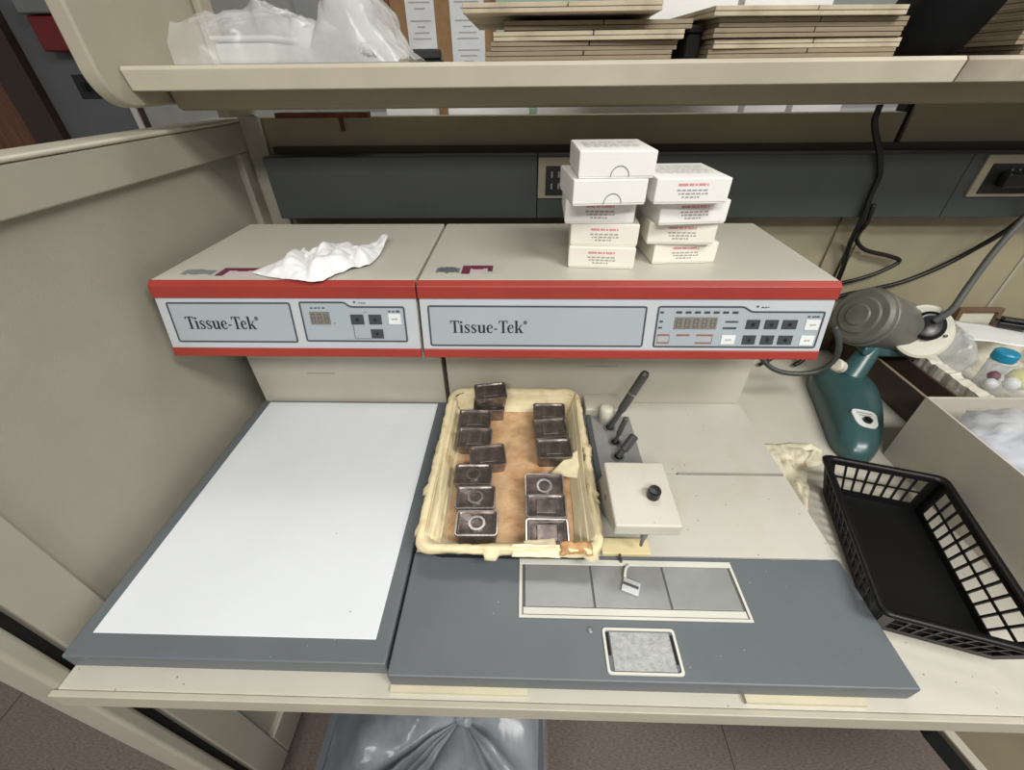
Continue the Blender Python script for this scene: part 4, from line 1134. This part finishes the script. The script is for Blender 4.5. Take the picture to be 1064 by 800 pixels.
# ------------------------------------------------------------------ below the bench
t = thing('waste_bin', 'grey waste bin below the bench lined with a clear bag', 'bin', (0, .10, 0))
bm = new()
def br_(e, z, r=.05): return [(x, y, z) for x, y in rrect(-.180 - e, .180 + e, -.17 - e, .24 + e, r, 6)]
loft(bm, [br_(-.035, 0), br_(-.015, .20), br_(0, .40), br_(.006, .402), br_(.006, .408), br_(-.006, .408), br_(-.020, .20), br_(-.040, .006)], True, True)
obj('body', bm, 'bin', t)
t = thing('bin_liner', 'clear plastic bag gathered to a knot bulging out of the waste bin', 'bag', (0, .10, .40))
bm = new(); rings = []
NS = 120
kx, ky = .045, .060
for j in range(22):
    v = j / 21
    ring = []
    for i in range(NS):
        a = 2 * PI * i / NS
        ex, ey = .188 * math.copysign(abs(math.cos(a)) ** .45, math.cos(a)), .036 + .212 * math.copysign(abs(math.sin(a)) ** .55, math.sin(a))
        r_ = 1 - v
        x = kx + (ex - kx) * r_; y = ky + (ey - ky) * r_
        z = .392 + .050 * math.sin(PI * min(1, v * 1.0)) ** .8 + .018 * v
        fr_ = math.sin(a * 13 + 3 * math.sin(a * 3)) * .009 * math.sin(PI * v) + (abs(noise.noise(Vector((x * 22, y * 22, 3)))) - .2) * .035 * math.sin(PI * min(1, v + .05))
        ring.append((x, y, z + fr_))
    rings.append(ring)
rings = [[(p[0] + (p[0] - 0) * .045, .036 + (p[1] - .036) * 1.04, .345 + .01 * math.sin(i * .7)) for i, p in enumerate(rings[0])]] + rings
loft(bm, rings, False, True); obj('film', bm, 'bin_film', t, smooth=True)
bm = new(); tube(bm, [(kx, ky, .408), (kx + .004, ky - .004, .43), (kx + .016, ky - .012, .445)], lambda u_: .012 * (1 - .5 * abs(u_ - .4)), 12); obj('knot', bm, 'bin_film', t, smooth=True)

t = thing('keyboard_drawer', 'tan pull-out drawer board with dark edge hanging below the bench end', 'drawer', (.95, .2, .56))
z_ = .600
lp = [(.7125, .0165), (.737, -.072), (1.15, -.072), (1.15, .45), (.7125, .45)]
bm = new(); loft(bm, [[(x, y, .560) for x, y in lp], [(x, y, z_ - .009) for x, y in lp]]); obj('edge_board', bm, 'cabinet_dark', t)
bm = new(); loft(bm, [[(x, y, z_ - .0088) for x, y in lp], [(x, y, z_ - .001) for x, y in lp]]); obj('top_board', bm, 'cabinet', t)
w_ = .0125
bm = new(); loft(bm, [[(lp[0][0] - .0005, lp[0][1], z), (lp[1][0] - .0005, lp[1][1], z), (lp[1][0] + w_, lp[1][1], z), (lp[0][0] + w_, lp[0][1], z)] for z in (z_ - .0008, z_ + .002)]); obj('edge_strip', bm, 'divider', t)
for x in (.78, 1.10): obj('hanger', b1(x, x + .02, .10, .40, z_, .7165), 'cabinet_dark', t)

# ------------------------------------------------------------------ lights
def area(name, loc, sx, sy, power, col=(1, .985, .95), rot=(0, 0, 0)):
    l = bpy.data.lights.new(name, 'AREA'); l.shape = 'RECTANGLE'; l.size = sx; l.size_y = sy; l.energy = power; l.color = col
    o = link(bpy.data.objects.new(name, l)); o.location = loc; o.rotation_euler = rot
    return o
area('ceiling_lamp_over_bench', (1.35, -.80, 2.66), 1.2, .5, 38)
area('ceiling_lamp_aisle', (.0, -1.75, 2.66), 1.4, .5, 50)
area('ceiling_lamp_far_side', (.35, 1.15, 2.66), 1.2, .4, 8)
wd = bpy.data.worlds.new('World'); SC.world = wd; wd.use_nodes = True
bg = wd.node_tree.nodes['Background']; bg.inputs['Color'].default_value = (1, .985, .96, 1); bg.inputs['Strength'].default_value = .22

SC.view_settings.view_transform = 'Standard'; SC.view_settings.look = 'None'
SC.view_settings.gamma = 1; SC.view_settings.use_curve_mapping = False
SC.view_settings.exposure = 0.34
